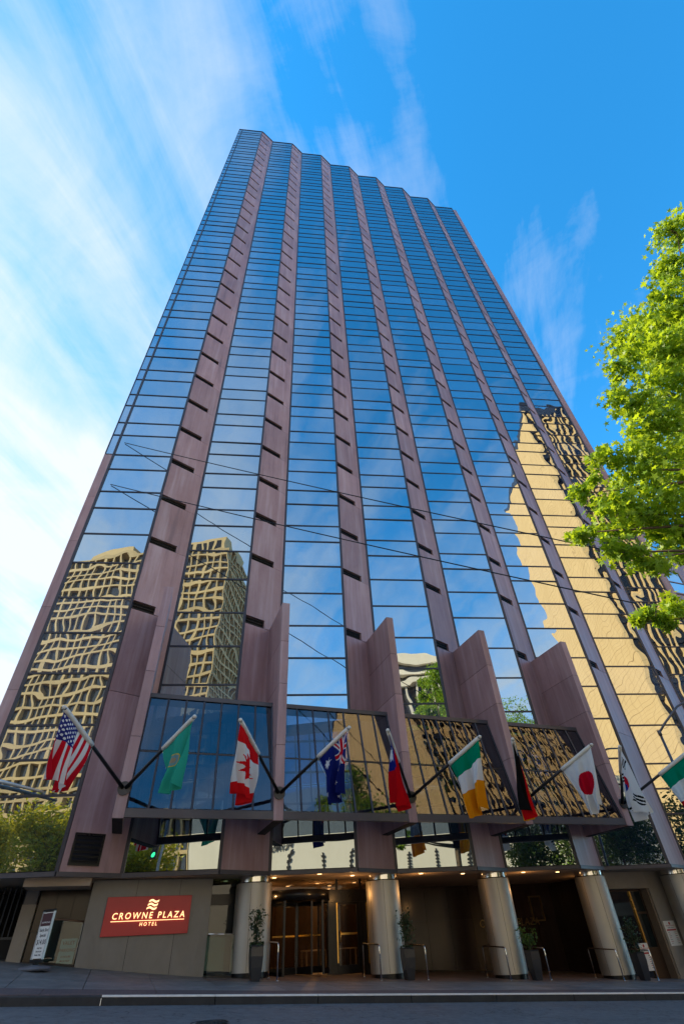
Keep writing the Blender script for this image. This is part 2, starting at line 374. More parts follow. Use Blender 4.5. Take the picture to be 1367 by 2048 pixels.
while s < 20.5:
    for d0, d1 in ((-1.05, .9), (.9, 2.85)): slab('apron_stone', s, s+1.5, d0, d1, ENTRY, bed, .004, .008)
    s += 1.5
apr = sheet('recess_floor', 9.6, 24, 2.85, 9, 10, 4, lambda s, d: zg(s, 2.85)+.004, ENTRY)
kbase = empty('kerb', SD(8, KD, zg(8, KD)-.2)); tag(kbase, kind='structure')
s = -12.2; i = 0
while s < 30:
    w = 2.43; mb = MB(); g = .006
    c = [(s+g, KD), (s+w-g, KD), (s+w-g, KD+.18), (s+g, KD+.18)]
    mb.hexa([SD(a, b, zg(a, KD)-.32) for a, b in c]+[SD(a, b, zg(a, KD)+.002*(1 if b > KD else -2)) for a, b in c])
    st = bevel(mb.build('kerb_stone', KERB, kbase, SD(s+w/2, KD, zg(s, KD))), .018, 2)
    if s > -.4:
        mb = MB(); mb.hexa([SD(a, b, zg(a, KD)-.022) for a, b in [(s+g, KD-.004), (s+w-g, KD-.004), (s+w-g, KD+.125), (s+g, KD+.125)]]+[SD(a, b, zg(a, KD)+.008) for a, b in [(s+g, KD-.004), (s+w-g, KD-.004), (s+w-g, KD+.125), (s+g, KD+.125)]])
        mb.build('kerb_paint', WHITEP, kbase, SD(s+w/2, KD, zg(s, KD)))
    s += w
# manhole cover in the road
mh = MB(); c = Vector((1.85, -8.0)); n = 28
mh.poly([SD(c.x+.36*math.cos(2*math.pi*k/n), c.y+.36*math.sin(2*math.pi*k/n), zroad(c.x, c.y)+.012) for k in range(n)])
mhc = mh.build('manhole_cover', simple('cast_iron', (.03, .03, .032), .55, .6), None, SD(1.85, -8, zroad(1.85, -8)), label='round dark iron manhole cover in the road surface', cat='manhole cover')
for rr in (.12, .22, .32):
    r_ = MB(); r_.tube([SD(c.x+rr*math.cos(2*math.pi*k/24), c.y+rr*math.sin(2*math.pi*k/24), zroad(c.x, c.y)+.014) for k in range(25)], .014, 6, False)
    r_.build('rib', mhc.data.materials[0], mhc)

# ------------------------------------------------------------------ the hotel
X1, Y1, WG, PX, PY, H, Z0 = -9.8085, 18.8704, 3.0603, 4.68377, 1.15044, 96.18, 1.934
NB = 8
hotel = empty('hotel_tower', SD(12, 1, zg(12, 1)), 'tall hotel tower with saw-tooth facade of blue mirror glass and red granite', 'hotel')
BP = lambda k: (X1+k*PX, Y1+k*PY)
GL = math.hypot(PX-WG, PY); GA = math.atan2(PY, PX-WG)         # granite face: length, direction
rows = [Z0, 3.97, 5.05, 6.19, 8.09, 9.78, 11.41, 13.22, 14.88]
z = 14.88
while z < H-1.7: rows += [z+1.63, z+2.75]; z += 2.75
rows = [r for r in rows if r < H-.6]+[H]
# body behind the skin
pts = [(X1-.40, Y1+.16)]
for k in range(NB):
    x, y = BP(k); pts += [(x+WG-.05, y+.16), (x+PX-.05, y+PY+.16)]
pts += [(BP(NB-1)[0]+WG+.9, BP(NB)[1]+.3)]
e = pts[-1]; pts[-1] = (e[0], e[1]); pts += [(e[0]-4.5, e[1]+18), (X1-5.4, Y1+22)]
mb = MB(); mb.prism(pts, Z0+ZO+.02, H+ZO-.25); mb.build('tower_body', MULL, hotel)
mb = MB(); mb.prism([(p[0], p[1]) for p in pts], H+ZO-.24, H+ZO-.1); mb.build('roof', simple('roof_membrane', (.2, .2, .2), .9), hotel)
mb = MB()
mb.prism([(p[0]*.6+2.5+4, p[1]*.5+20) for p in [pts[0], pts[-3], pts[-2], pts[-1]]], H+ZO-.1, H+ZO+2); mb.build('plant_room', BAND, hotel)
# panes
def pane_mesh(w, h):
    m = MB(); m.box(0, w, 0, .02, 0, h); return m.mesh('window_pane', GLASS)
cache = {}; upper = MB(); count = 0
order = []
for ri in range(len(rows)-1):
    for k in range(NB): order.append((ri, k))
for ri, k in order:
    z0, z1 = rows[ri]+.03, rows[ri+1]-.03; x, y = BP(k)
    if count < 296:
        h = round(z1-z0, 3)
        if h not in cache: cache[h] = pane_mesh(WG-.10, h)
        place('window_pane', cache[h], (x+.05, y, z0+ZO), R(random.uniform(-.10, .10)), hotel, rot=(R(random.uniform(-.22, .22)), 0, R(random.uniform(-.2, .2)))); count += 1
    else:
        upper.box(x+.05, x+WG-.05, y, y+.02, z0+ZO, z1+ZO)
tag(upper.build('upper_window_pane', GLASS, hotel), kind='stuff')
# corner return strip of bay one: granite below, glass above
PZ = [Z0, 4.0, 7.46, 10.96, 14.43, 17.2, 20.43]
for a, b in zip(PZ[:-1], PZ[1:]):
    mb = MB(); mb.box(X1-.47, X1-.055, Y1-.03, Y1+.25, a+ZO+.006, b+ZO-.006); mb.build('granite_panel', GRAN, hotel, (X1, Y1, a+ZO))
cs = MB()
for a, b in zip(rows[:-1], rows[1:]):
    if a > 20.2: cs.box(X1-.44, X1-.05, Y1, Y1+.02, a+ZO+.03, b+ZO-.03)
tag(cs.build('corner_pane', GLASS, hotel), kind='stuff')
# mullions, one frame per bay
for k in range(NB):
    x, y = BP(k); mb = MB()
    for xx in (x, x+WG): mb.box(xx-.055, xx+.055, y-.045, y+.1, Z0+ZO, H+ZO)
    for rz in rows[1:-1]: mb.box(x-.46 if k == 0 and rz > 20 else x+.055, x+WG-.055, y-.035, y+.08, rz+ZO-.035, rz+ZO+.035)
    mb.box(x-.47 if k == 0 else x-.05, x+WG+.05, y-.06, y+.12, H+ZO-.03, H+ZO+.12)
    if k == 0: mb.box(x-.475, x-.435, y-.04, y+.1, 20.45+ZO, H+ZO)
    mb.build('mullion_frame', MULL, hotel, (x, y, Z0+ZO))
# granite panels with a grille slot at each storey; local x along the face, y into the wall
def gp_mesh(h, notch, nh):
    T = .14; j = .007
    o = [(notch, j), (GL-.06, j), (GL-.06, h-j), (.06, h-j), (.06, nh), (notch, nh)]
    m = MB(); n = len(o)
    m.v = [(a, 0, b) for a, b in o]+[(a, T, b) for a, b in o]
    m.f = [tuple(range(n)), tuple(reversed(range(n, 2*n)))]+[(i, i+n, (i+1) % n+n, (i+1) % n) for i in range(n)]
    m.smooth = [False]*len(m.f); return m.mesh('granite_panel', GRAN)
def gp_plain(h):
    m = MB(); m.box(.06, GL-.06, 0, .14, .007, h-.007); return m.mesh('granite_panel', GRAN)
def vent_mesh(w, h):
    m = MB(); m.box(.06, w, .13, .15, 0, h); return m.mesh('air_vent', DARK)
def louvre_mesh(w, h):
    m = MB()
    for q in range(3):
        zz = h*(q+.3)/3; m.hexa([(.07, .05, zz), (w-.01, .05, zz), (w-.01, .12, zz+.05), (.07, .12, zz+.05), (.07, .05, zz+.012), (w-.01, .05, zz+.012), (w-.01, .12, zz+.062), (.07, .12, zz+.062)])
    return m.mesh('louvre', BLACK)
gpN = gp_mesh(2.75, 1.39, .39); gpP = gp_mesh(3.5, 1.07, .40); gA = gp_plain(3.49); gB = gp_plain(5.53)
gTop = gp_mesh(H-(14.47+29*2.75)+.05, 1.39, .39)
vN = vent_mesh(1.39, .39); vP = vent_mesh(1.07, .40); lN = louvre_mesh(1.39, .39); lP = louvre_mesh(1.07, .40)
for k in range(NB-1):
    x, y = BP(k); x += WG
    place('granite_panel', gB, (x, y, Z0+ZO), GA, hotel); place('granite_panel', gA, (x, y, 7.47+ZO), GA, hotel)
    place('granite_panel', gpP, (x, y, 10.97+ZO), GA, hotel)
    v = place('air_vent', vP, (x, y, 10.97+ZO), GA, hotel); l = place('louvre', lP, (x, y, 10.97+ZO), 0, v)
    for j in range(30):
        zz = 14.47+2.75*j+ZO
        place('granite_panel', gpN if j < 29 else gTop, (x, y, zz), GA, hotel)
        v = place('air_vent', vN, (x, y, zz), GA, hotel)
        if j < 16: l = place('louvre', lN, (x, y, zz), 0, v)
for k in range(NB-1):
    x, y = BP(k); d = Vector((math.cos(GA), math.sin(GA), 0)); a = Vector((x+WG, y, H+ZO+.04))
    mb = MB(); mb.bar(a+d*.05, a+d*(GL-.05), .2, .14); mb.build('coping', MULL, hotel, a)
# end pier at the right of the last bay
x, y = BP(NB-1); z = Z0
while z < H-1:
    h = min(5.5, H-z); mb = MB(); mb.box(x+WG+.06, x+WG+.62, y-.02, y+.3, z+ZO+.006, z+h+ZO-.006); mb.build('granite_panel', GRAN, hotel, (x+WG, y, z+ZO)); z += h
# base band that follows the teeth
mb = MB()
for k in range(NB):
    x, y = BP(k); x0 = x-.6 if k == 0 else x
    mb.bar((x0, y-.03, Z0+ZO-.06), (x+WG, y-.03, Z0+ZO-.06), .16, .12)
    mb.bar((x+WG, y-.03, Z0+ZO-.06), (x+PX, y+PY-.03, Z0+ZO-.06), .158, .118)
mb.build('base_band', BAND, hotel)
# soffit under the teeth and raised recess ceiling
tp = []
for k in range(NB): x, y = BP(k); tp += [(x-(4 if k == 0 else 0), y), (x+WG, y)]
tp += [(BP(NB)[0], BP(NB)[1])]
fr_ = [SD(34, .95, 0), SD(-9.2, .95, 0)]
mb = MB(); mb.prism([(p[0], p[1]+.02) for p in tp]+[(q.x, q.y) for q in fr_], 1.84+ZO, 1.92+ZO); mb.build('soffit', SOFF, hotel)
mb = MB(); sbox(mb, -8.5, 34, .95, 9.2, 1.846, 1.93); mb.build('recess_ceiling', SOFF, hotel)

# vertical granite blades, each of stacked panels
FIN = [BP(k+1) for k in range(5)]
def fin_s(k): return to_sd(*BP(k+1))[0]
for k in range(5):
    f = empty('granite_fin', SD(fin_s(k)-.41, -1.5, 3.0), parent=hotel)
    s0, s1 = fin_s(k)-.57, fin_s(k)-.25
    for a, b in ((3.0, 5.3), (5.3, 7.5), (7.5, 9.25), (9.25, 11.02)):
        mb = MB(); sbox(mb, s0, s1, -2.72, -.02, a+.006, b-.006)
        bevel(mb.build('granite_panel', GRAN, f, SD(s0, -2.7, a)), .006, 1)
    mb = MB(); sbox(mb, s0+.01, s1-.01, -2.71, -.03, 2.99, 11.0); mb.build('core', DARK, f)
    mb = MB(); c = SD(fin_s(k)-.41, -2.73, 3.78); o = SD(fin_s(k)-.41, -2.78, 3.78)
    mb.tube([c, o], .19, 20); mb.build('flag_bracket', POLE, f)
# sloped glass canopies between the blades
for k in range(4):
    c = empty('glass_canopy', SD(fin_s(k)+2, -2.6, 3.05), parent=hotel)
    s0, s1 = fin_s(k)-.25+.02, fin_s(k+1)-.57-.02
    T = lambda s, t: SD(s, -2.60+t*.88, 3.26+t*3.72)  # t 0 bottom .. 1 top
    nc = 7
    for i in range(nc):
        for t0, t1 in ((0.0, .47), (.47, 1.0)):
            a, b = s0+(s1-s0)*i/nc+.03, s0+(s1-s0)*(i+1)/nc-.03
            q = [T(a, t0+.01), T(b, t0+.01), T(b, t1-.01), T(a, t1-.01)]; nrm = (q[1]-q[0]).cross(q[3]-q[0]).normalized()*.018
            mb = MB(); mb.hexa([*[p for p in q], *[p+nrm for p in q]]); mb.build('canopy_pane', CANGL, c, q[0])
    mb = MB()
    for i in range(nc+1):
        s = s0+(s1-s0)*i/nc; mb.bar(T(s, 0), T(s, 1), .055, .11, (0, -.97, .23))
    mb.bar(T(s0, .47), T(s1, .47), .05, .04)
    mb.build('glazing_bar', MULL, c)
    mb = MB(); sbox(mb, s0-.02, s1+.02, -2.70, -2.56, 3.04, 3.27); mb.build('edge_beam', BAND, c)
    mb = MB(); sbox(mb, s0-.02, s1+.02, -1.80, -1.66, 6.93, 7.08); mb.build('head_beam', BAND, c)
    mb = MB(); sbox(mb, s0-.02, s1+.02, -1.66, -.76, 7.0, 7.06); mb.build('canopy_roof', BAND, c)
# louvred grille low on the first pier
gd = Vector((math.cos(GA), math.sin(GA), 0)); gn = Vector((math.sin(GA), -math.cos(GA), 0)); g0 = Vector((X1+WG, Y1, ZO))
lg = empty('louvred_grille', g0+gd*.72+gn*.02+Vector((0, 0, 2.1)), parent=hotel)
mb = MB()
for a, b, zz0, zz1 in ((.25, .31, 2.1, 2.95), (1.13, 1.19, 2.1, 2.95), (.31, 1.13, 2.1, 2.16), (.31, 1.13, 2.89, 2.95)):
    p, q = g0+gd*a, g0+gd*b
    mb.hexa([p+gn*-.02+Vector((0, 0, zz0)), q+gn*-.02+Vector((0, 0, zz0)), q+gn*.05+Vector((0, 0, zz0)), p+gn*.05+Vector((0, 0, zz0)), p+gn*-.02+Vector((0, 0, zz1)), q+gn*-.02+Vector((0, 0, zz1)), q+gn*.05+Vector((0, 0, zz1)), p+gn*.05+Vector((0, 0, zz1))])
mb.build('grille_frame', BLACK, lg)
mb = MB(); mb.bar(g0+gd*.31+gn*.006+Vector((0, 0, 2.525)), g0+gd*1.13+gn*.006+Vector((0, 0, 2.525)), .006, .74); mb.build('backing', DARK, lg)
for i in range(6):
    zz = 2.22+i*.122
    mb = MB(); a, b = g0+gd*.31+Vector((0, 0, zz)), g0+gd*1.13+Vector((0, 0, zz))
    mb.hexa([a+gn*.045, b+gn*.045, b+gn*.012+Vector((0, 0, .07)), a+gn*.012+Vector((0, 0, .07)), a+gn*.045+Vector((0, 0, .012)), b+gn*.045+Vector((0, 0, .012)), b+gn*.012+Vector((0, 0, .082)), a+gn*.012+Vector((0, 0, .082))])
    mb.build('slat', BLACK, lg, a)
# round steel columns
def col_s(k): return to_sd(*BP(k+1))[0]-.42
for k in range(1, 7):
    s = col_s(k); c = empty('steel_column', SD(s, .48, zg(s, .48)), parent=hotel); zb = zg(s, .48)-.1
    rr = .615
    mb = MB(); mb.tube([SD(s, .48, zb+.22), SD(s, .48, 1.63)], rr, 40, False); mb.build('shaft', STEEL, c)
    mb = MB(); mb.tube([SD(s, .48, zb), SD(s, .48, zb+.23)], rr-.03, 40, False); mb.build('plinth', BLACK, c)
    mb = MB(); mb.tube([SD(s, .48, 1.66), SD(s, .48, 1.85)], rr-.035, 40, False); mb.build('collar', CHROME, c)
    mb = MB(); mb.tube([SD(s, .48, 1.61), SD(s, .48, 1.66)], [rr, rr-.04], 40, False); mb.build('cap_ring', BLACK, c)
    mb = MB()
    for a in (-70, -20, 110): mb.bar(SD(s+rr*math.sin(R(a)), .48-rr*math.cos(R(a)), zb+.24), SD(s+rr*math.sin(R(a)), .48-rr*math.cos(R(a)), 1.6), .008, .008)
    mb.build('seam', BLACK, c)
# sign wall
mb = MB(); cs_ = [(-1.0, .5), (2.78, .5), (2.78, .95), (-1.0, .95)]
mb.hexa([SD(a, b, zg(a, b)-.3) for a, b in cs_]+[SD(a, b, 1.82) for a, b in cs_])
bevel(mb.build('sign_wall', WALLS, hotel), .01)
mb = MB()
for s in (.36, 1.72): sbox(mb, s, s+.012, .495, .52, -.6, 1.8)
mb.build('panel_joint', BLACK, hotel)
# left recess: dark panelled return wall, pale pillar, garage opening with bars
for i in range(3):
    s0 = -2.55+i*.52
    for z0_, z1_ in ((-.35, .62), (.62, 1.84)):
        mb = MB(); sbox(mb, s0+.006, s0+.514, 1.55, 1.65, z0_+.006, z1_-.006); mb.build('wall_panel', DWALL, hotel, SD(s0, 1.55, z0_))
mb = MB(); sbox(mb, -2.98, -2.58, 1.35, 1.8, -.4, 1.30); mb.build('pillar', BEIGE, hotel)
mb = MB(); sbox(mb, -2.96, -2.6, 1.37, 1.78, 1.30, 1.86); mb.build('pillar_head', SOFFG, hotel)
mb = MB(); sbox(mb, -2.9, -1.05, -.3, 1.0, 1.62, 1.838); mb.build('dropped_soffit', SOFF, hotel)
gar = empty('garage_gate', SD(-5, 2.2, -.2), parent=hotel)
for i in range(26):
    s = -7.2+i*.165; mb = MB(); mb.bar(SD(s, 2.2, .55), SD(s, 2.2, 1.8), .035, .035); mb.build('gate_bar', simple('gate_metal', (.05, .055, .065), .4, .7) if i == 0 else bpy.data.materials['gate_metal'], gar, SD(s, 2.2, .5))
mb = MB(); sbox(mb, -7.4, -2.98, 2.16, 2.26, .49, .55); mb.build('gate_rail', bpy.data.materials['gate_metal'], gar)
mb = MB(); sbox(mb, -8.5, -2.98, 5.5, 5.6, -2.6, 2.06); sbox(mb, -8.5, -8.4, 1, 5.5, -2.6, 2.06); sbox(mb, -2.99, -2.9, 1.8, 5.5, -2.6, 2.06); mb.build('garage_wall', DARK, hotel)
mb = MB(); sbox(mb, -7.4, -2.98, 2.18, 2.24, -1.2, .49); mb.build('garage_parapet', DARK, hotel)

# entrance: side glazing, revolving door, swing doors
zf = lambda s: zg(s, 1.6)+.012
ent = empty('entrance_doors', SD(6, 1.6, zf(6)), 'black framed revolving door and brass-trimmed swing doors between two steel columns', 'entrance')
def fbox(name, s0, s1, d0, d1, z0, z1, mat, par=ent): mb = MB(); sbox(mb, s0, s1, d0, d1, z0, z1); return mb.build(name, mat, par, SD(s0, d0, z0))
fbox('side_pane', 2.8, 4.72, 1.2, 1.22, -.85, 1.12, SHOPGL); fbox('side_pane', 2.8, 4.72, 1.2, 1.22, 1.42, 2.05, SHOPGL)
fbox('side_head', 2.8, 4.75, 1.14, 1.26, 1.12, 1.42, BLACK); fbox('side_jamb', 4.72, 4.86, 1.12, 1.28, -.95, 2.05, BLACK)
fbox('side_room_wall', 2.8, 4.8, 3.4, 3.5, -1, 2.05, simple('lobby_wall', (.09, .06, .042), .6))
fbox('transom_band', 4.86, 9.9, 1.9, 2.0, 1.14, 1.52, BLACK)
for a, b in ((4.9, 7.68), (7.74, 8.66), (8.74, 9.85)): fbox('clerestory_pane', a, b, 1.94, 1.96, 1.53, 2.05, DOORGL)
for s in (7.68, 8.66): fbox('clerestory_post', s, s+.07, 1.9, 2.0, 1.52, 2.05, BLACK)
C0 = (6.05, 1.55); RD = 1.12; zb, zt = zf(6.05), 1.16
def arc(mb, a0, a1, r, z0, z1, n=14):
    p = [(C0[0]+r*math.sin(R(a0+(a1-a0)*i/n)), C0[1]-r*math.cos(R(a0+(a1-a0)*i/n))) for i in range(n+1)]
    for (a, b), (c, d) in zip(p[:-1], p[1:]): mb.poly([SD(a, b, z0), SD(c, d, z0), SD(c, d, z1), SD(a, b, z1)], True)
# third level pieces sit under the entrance directly
mb = MB(); arc(mb, 38, 120, RD, zb+.12, zt-.06); mb.build('drum_glass', DOORGL, ent); mb = MB(); arc(mb, -120, -38, RD, zb+.12, zt-.06); mb.build('drum_glass', DOORGL, ent)
mb = MB()
for a0, a1 in ((38, 120), (-120, -38)):
    for z0_, z1_ in ((zb, zb+.12), (zt-.06, zt)): arc(mb, a0, a1, RD+.012, z0_, z1_)
for a in (-120, -79, -38, 38, 79, 120):
    p = (C0[0]+RD*math.sin(R(a)), C0[1]-RD*math.cos(R(a))); mb.bar(SD(*p, zb), SD(*p, zt), .07, .07)
mb.build('drum_frame', BLACK, ent)
mb = MB(); mb.tube([SD(*C0, zt), SD(*C0, zt+.30)], RD+.06, 36); mb.build('drum_head', BLACK, ent)
for a in (14, 104, 194, 284):
    e_ = (C0[0]+(RD-.06)*math.sin(R(a)), C0[1]-(RD-.06)*math.cos(R(a))); dv = (math.sin(R(a)), -math.cos(R(a)))
    P_ = lambda r, z: SD(C0[0]+dv[0]*r, C0[1]+dv[1]*r, z)
    lf = MB()
    for r in (.04, RD-.08): lf.bar(P_(r, zb+.02), P_(r, zt-.03), .06, .05)
    for zz, hh in ((zb+.1, .18), (zt-.08, .1)): lf.bar(P_(.04, zz), P_(RD-.08, zz), .05, hh)
    lo = lf.build('door_leaf', BLACK, ent, P_(.5, zb))
    mb = MB(); mb.quad(P_(.07, zb+.19), P_(RD-.11, zb+.19), P_(RD-.11, zt-.13), P_(.07, zt-.13)); mb.build('leaf_pane', DOORGL, lo)
    mb = MB(); mb.bar(P_(.1, zb+1.0), P_(RD-.14, zb+1.0), .03, .05); mb.build('push_bar', BRASS, lo)
for s0, s1, d in ((7.70, 8.64, 2.0), (8.9, 9.8, 2.0)):
    z0_ = zf(s0); lo = fbox('swing_door', s0, s0+.08, d-.03, d+.03, z0_, 1.14, BLACK)
    for nm, a, b, q, r_ in (('stile', s1-.14, s1, z0_, 1.14), ('rail', s0+.08, s1-.14, z0_, z0_+.24), ('rail', s0+.08, s1-.14, 1.06, 1.14)): fbox(nm, a, b, d-.03, d+.03, q, r_, BLACK, lo)
    fbox('pane', s0+.08, s1-.14, d-.006, d+.006, z0_+.24, 1.06, DOORGL, lo)
    fbox('brass_edge', s0-.03, s0+.035, d-.045, d-.031, z0_+.3, 1.12, BRASS, lo)
    mb = MB(); mb.tube([SD(s0+.12, d-.03, zb+.75), SD(s0+.12, d-.09, zb+.8), SD(s0+.12, d-.09, zb+1.05), SD(s0+.12, d-.03, zb+1.1)], .02, 8); mb.build('pull_handle', BRASS, lo)
    mb = MB(); mb.bar(SD(s0+.1, d-.05, zb+1.0), SD(s1-.15, d-.05, zb+1.0), .03, .06); mb.build('push_bar', BRASS, lo)
fbox('door_post', 8.64, 8.9, 1.95, 2.05, -1.2, 1.14, BLACK); fbox('door_post', 7.3, 7.69, 1.95, 2.05, -1.1, 1.14, BLACK); fbox('door_post', 9.8, 9.95, 1.9, 2.1, -1.2, 1.14, BLACK)
# lobby room
lobw = bpy.data.materials['lobby_wall']
lf = simple('lobby_floor', (.30, .20, .12), .2, 0, .5, .1)
fbox('lobby_back_wall', 2.8, 9.95, 7.4, 7.5, -1.2, 2.06, lobw); fbox('lobby_side_wall', 9.92, 9.99, 2.06, 7.4, -1.3, 2.06, DWALL); fbox('lobby_side_wall', 2.76, 2.82, .96, 7.4, -1, 2.06, lobw)
fbox('lobby_floor', 2.82, 9.92, 2.06, 7.4, -1.1, zf(9.5), lf)
for s, d, w in ((4.4, 5.2, .5), (7.6, 4.6, .45), (9.1, 5.4, .5)):
    mb = MB(); sbox(mb, s-w, s+w, d-.4, d+.4, -.24, -.2)
    for a in (-w+.05, w-.05):
        for b in (-.33, .33): sbox(mb, s+a-.025, s+a+.025, d+b-.025, d+b+.025, -.93, -.24)
    mb.build('lobby_table', simple('table_white', (.6, .55, .5), .5) if 'table_white' not in bpy.data.materials else bpy.data.materials['table_white'], ent)
# downlights in the recess ceiling
LAMP = emis('downlight_glow', (1, .6, .25), 2.2)
def downlight(s, d, power):
    mb = MB(); mb.tube([SD(s, d, 1.852), SD(s, d, 1.825)], .075, 14); o = mb.build('downlight', LAMP, ent, SD(s, d, 1.84))
    if power:
        l = bpy.data.lights.new('downlight', 'POINT'); l.energy = power; l.color = (1, .5, .16); l.shadow_soft_size = .02
        q = bpy.data.objects.new('ceiling_glow_point', l); COL.objects.link(q); q.location = SD(s, d, 1.30); return o  # unseen point lamp below the fitting, added so the ceiling glows too
for s, d, p_ in ((5.0, .9, 5), (6.4, -.1, 4), (7.9, .6, 5), (5.0, 3.6, 12), (6.4, 4.4, 0), (7.4, 3.4, 14), (8.3, 4.6, 0), (9.0, 3.4, 10), (5.8, 5.6, 12), (8.8, 6.2, 10), (3.4, 1.8, 7), (10.6, .3, 7), (12.6, .6, 0), (15.4, .5, 6), (17.2, .6, 0), (19.9, 2.4, 3)): downlight(s, d, p_)
# covered way to the right of the doors: polished dark panels
mb = MB(); sbox(mb, 9.98, 21.0, 6.38, 6.46, -1.9, 1.84); mb.build('wall_backing', DARK, hotel)
mb = MB(); sbox(mb, -2.6, -1.0, 1.64, 1.7, -.5, 1.84); mb.build('wall_backing', DARK, hotel)
for i in range(9):
    s0 = 9.99+i*1.22
    for z0_, z1_ in ((-1.75, .55), (.55, 2.06)):
        mb = MB(); sbox(mb, s0+.005, s0+1.215, 6.3, 6.4, z0_+.004, z1_-.004); mb.build('wall_panel', DWALL, hotel, SD(s0, 6.3, z0_))
mb = MB(); sbox(mb, 20.95, 21.05, 2.4, 6.4, -1.8, 2.06); mb.build('return_wall', DWALL, hotel)
# right-hand doorway in a painted concrete surround
dw = empty('side_doorway', SD(21.4, 1.3, zg(21.4, 1.3)), 'wooden glazed side door in pale painted concrete surround at the right', 'doorway')
for nm, a, b, z0_, z1_ in (('surround', 22.36, 23.5, -2.1, 1.838), ('surround', 19.55, 22.36, 1.24, 1.838)):
    mb = MB(); sbox(mb, a, b, 1.1, 1.5, z0_, z1_); mb.build(nm, BEIGE, dw)
mb = MB(); sbox(mb, 22.28, 22.36, 1.16, 1.6, -2.0, 1.24); mb.build('jamb', simple('tan_trim', (.20, .15, .11), .6), dw)
DW = simple('door_wood', (.045, .024, .014), .4)
mb = MB(); sbox(mb, 20.4, 22.28, 1.55, 1.62, 1.16, 1.238); sbox(mb, 22.2, 22.28, 1.55, 1.62, -1.75, 1.16); sbox(mb, 21.62, 22.2, 1.55, 1.62, .36, .44); sbox(mb, 21.62, 22.2, 1.55, 1.62, -1.8, -.75); mb.build('door_frame', DW, dw)
mb = MB(); sbox(mb, 21.55, 21.62, 1.52, 1.60, -1.7, 1.16); mb.build('brass_mullion', BRASS, dw)
for a, b, z0_, z1_ in ((20.4, 21.55, -1.7, 1.16), (21.62, 22.2, .44, 1.16), (21.62, 22.2, -.75, .36)):
    mb = MB(); sbox(mb, a, b, 1.58, 1.60, z0_, z1_); mb.build('pane', SHOPGL, dw)
mb = MB(); sbox(mb, 20.3, 23.5, 3.2, 3.3, -2, 2.06); mb.build('room_wall', DARK, dw)
# lower wing beyond the tower, granite with square windows
wing = empty('granite_wing', SD(38, 0, -2.5), 'low red granite wing adjoining the right end of the glass tower', 'building')
wx0 = to_sd(BP(7)[0]+WG+.62, BP(7)[1])[0]+.1
mb = MB(); sbox(mb, wx0, 56, .2, 16, -4.5, 25.5); mb.build('wall', GRAN, wing)
WF = simple('window_trim', (.30, .20, .18), .6)
for j in range(7):
    for i in range(6):
        s0 = wx0+1.0+i*3.4; z0_ = 1.4+j*3.35
        mb = MB()
        for a, b, c_, d_ in ((0, .1, 0, 2.1), (2.1, 2.2, 0, 2.1), (.1, 2.1, 0, .1), (.1, 2.1, 2.0, 2.1), (.1, 2.1, 1.0, 1.06)): sbox(mb, s0+a, s0+b, .12, .28, z0_+c_, z0_+d_)
        w = mb.build('window', WF, wing, SD(s0, .2, z0_))
        mb = MB(); sbox(mb, s0+.1, s0+2.1, .17, .19, z0_+.1, z0_+2.0); mb.build('pane', GLASS, w)

# ------------------------------------------------------------------ lettering
def text_mesh(body, size, shear=0, extr=.01, spacing=1.0, align='CENTER', bold=0):
    c = bpy.data.curves.new('lettering', 'FONT'); c.body = body; c.size = size; c.shear = shear; c.extrude = extr; c.space_character = spacing
    c.align_x = align; c.offset = bold; c.resolution_u = 3
    o = bpy.data.objects.new('lettering', c); COL.objects.link(o)
    bpy.context.view_layer.update()
    me = bpy.data.meshes.new_from_object(o.evaluated_get(bpy.context.evaluated_depsgraph_get())); bpy.data.objects.remove(o); bpy.data.curves.remove(c); return me
def put_text(name, body, size, loc, parent, mat, rot, **kw):
    me = text_mesh(body, size, **kw); me.materials.clear(); me.materials.append(mat)
    return place(name, me, loc, 0, parent, rot=rot)
FACE = (R(90), 0, ANG)     # upright, facing the street
# hotel sign
GOLD = bpy.data.materials.new('lit_gold_letters'); GOLD.use_nodes = True
_p = GOLD.node_tree.nodes['Principled BSDF']; _p.inputs['Base Color'].default_value = (.85, .55, .2, 1); _p.inputs['Emission Color'].default_value = (1, .72, .33, 1); _p.inputs['Emission Strength'].default_value = .75
def mat_red():
    m, t, out = newmat('red_sign_face'); ps = pos(t); c = mixv(t, noise(t, ps, 1.2, 4), (.46, .012, .016), (.60, .020, .026)); prin(t, out, c, .35); return m
sg = empty('hotel_sign', SD(.83, .40, .42), 'dark red wall sign with glowing gold hotel lettering', 'sign')
mb = MB(); sbox(mb, -.47, 2.13, .42, .50, .41, 1.37); bevel(mb.build('panel', mat_red(), sg), .008)
put_text('lettering', 'CROWNE PLAZA', .225, SD(.86, .41, .815), sg, GOLD, FACE, shear=.10, spacing=1.38, bold=.001)
put_text('lettering', 'HOTEL', .125, SD(.88, .41, .635), sg, GOLD, FACE, shear=.10, spacing=1.55, bold=.001)
mb = MB(); sbox(mb, -.25, 1.97, .40, .419, .755, .77); mb.build('underline', GOLD, sg)
def emblem(parent, sc, zc_, d, size, mat):
    for r_ in range(3):
        mb = MB(); n = 16
        for i in range(n):
            def E(t, v):
                x = (t-.5)*1.0; zz = .16*math.sin(t*2*math.pi)*.55+.05*x + (1-r_)*.30+(v-.5)*.17
                return SD(sc+size*(x+zz*.25), d, zc_+size*zz)
            a, b = i/n, (i+1)/n; mb.poly([E(a, 0), E(b, 0), E(b, 1), E(a, 1)])
        mb.build('emblem_wave', mat, parent)
emblem(sg, .93, 1.155, .412, .30, GOLD)
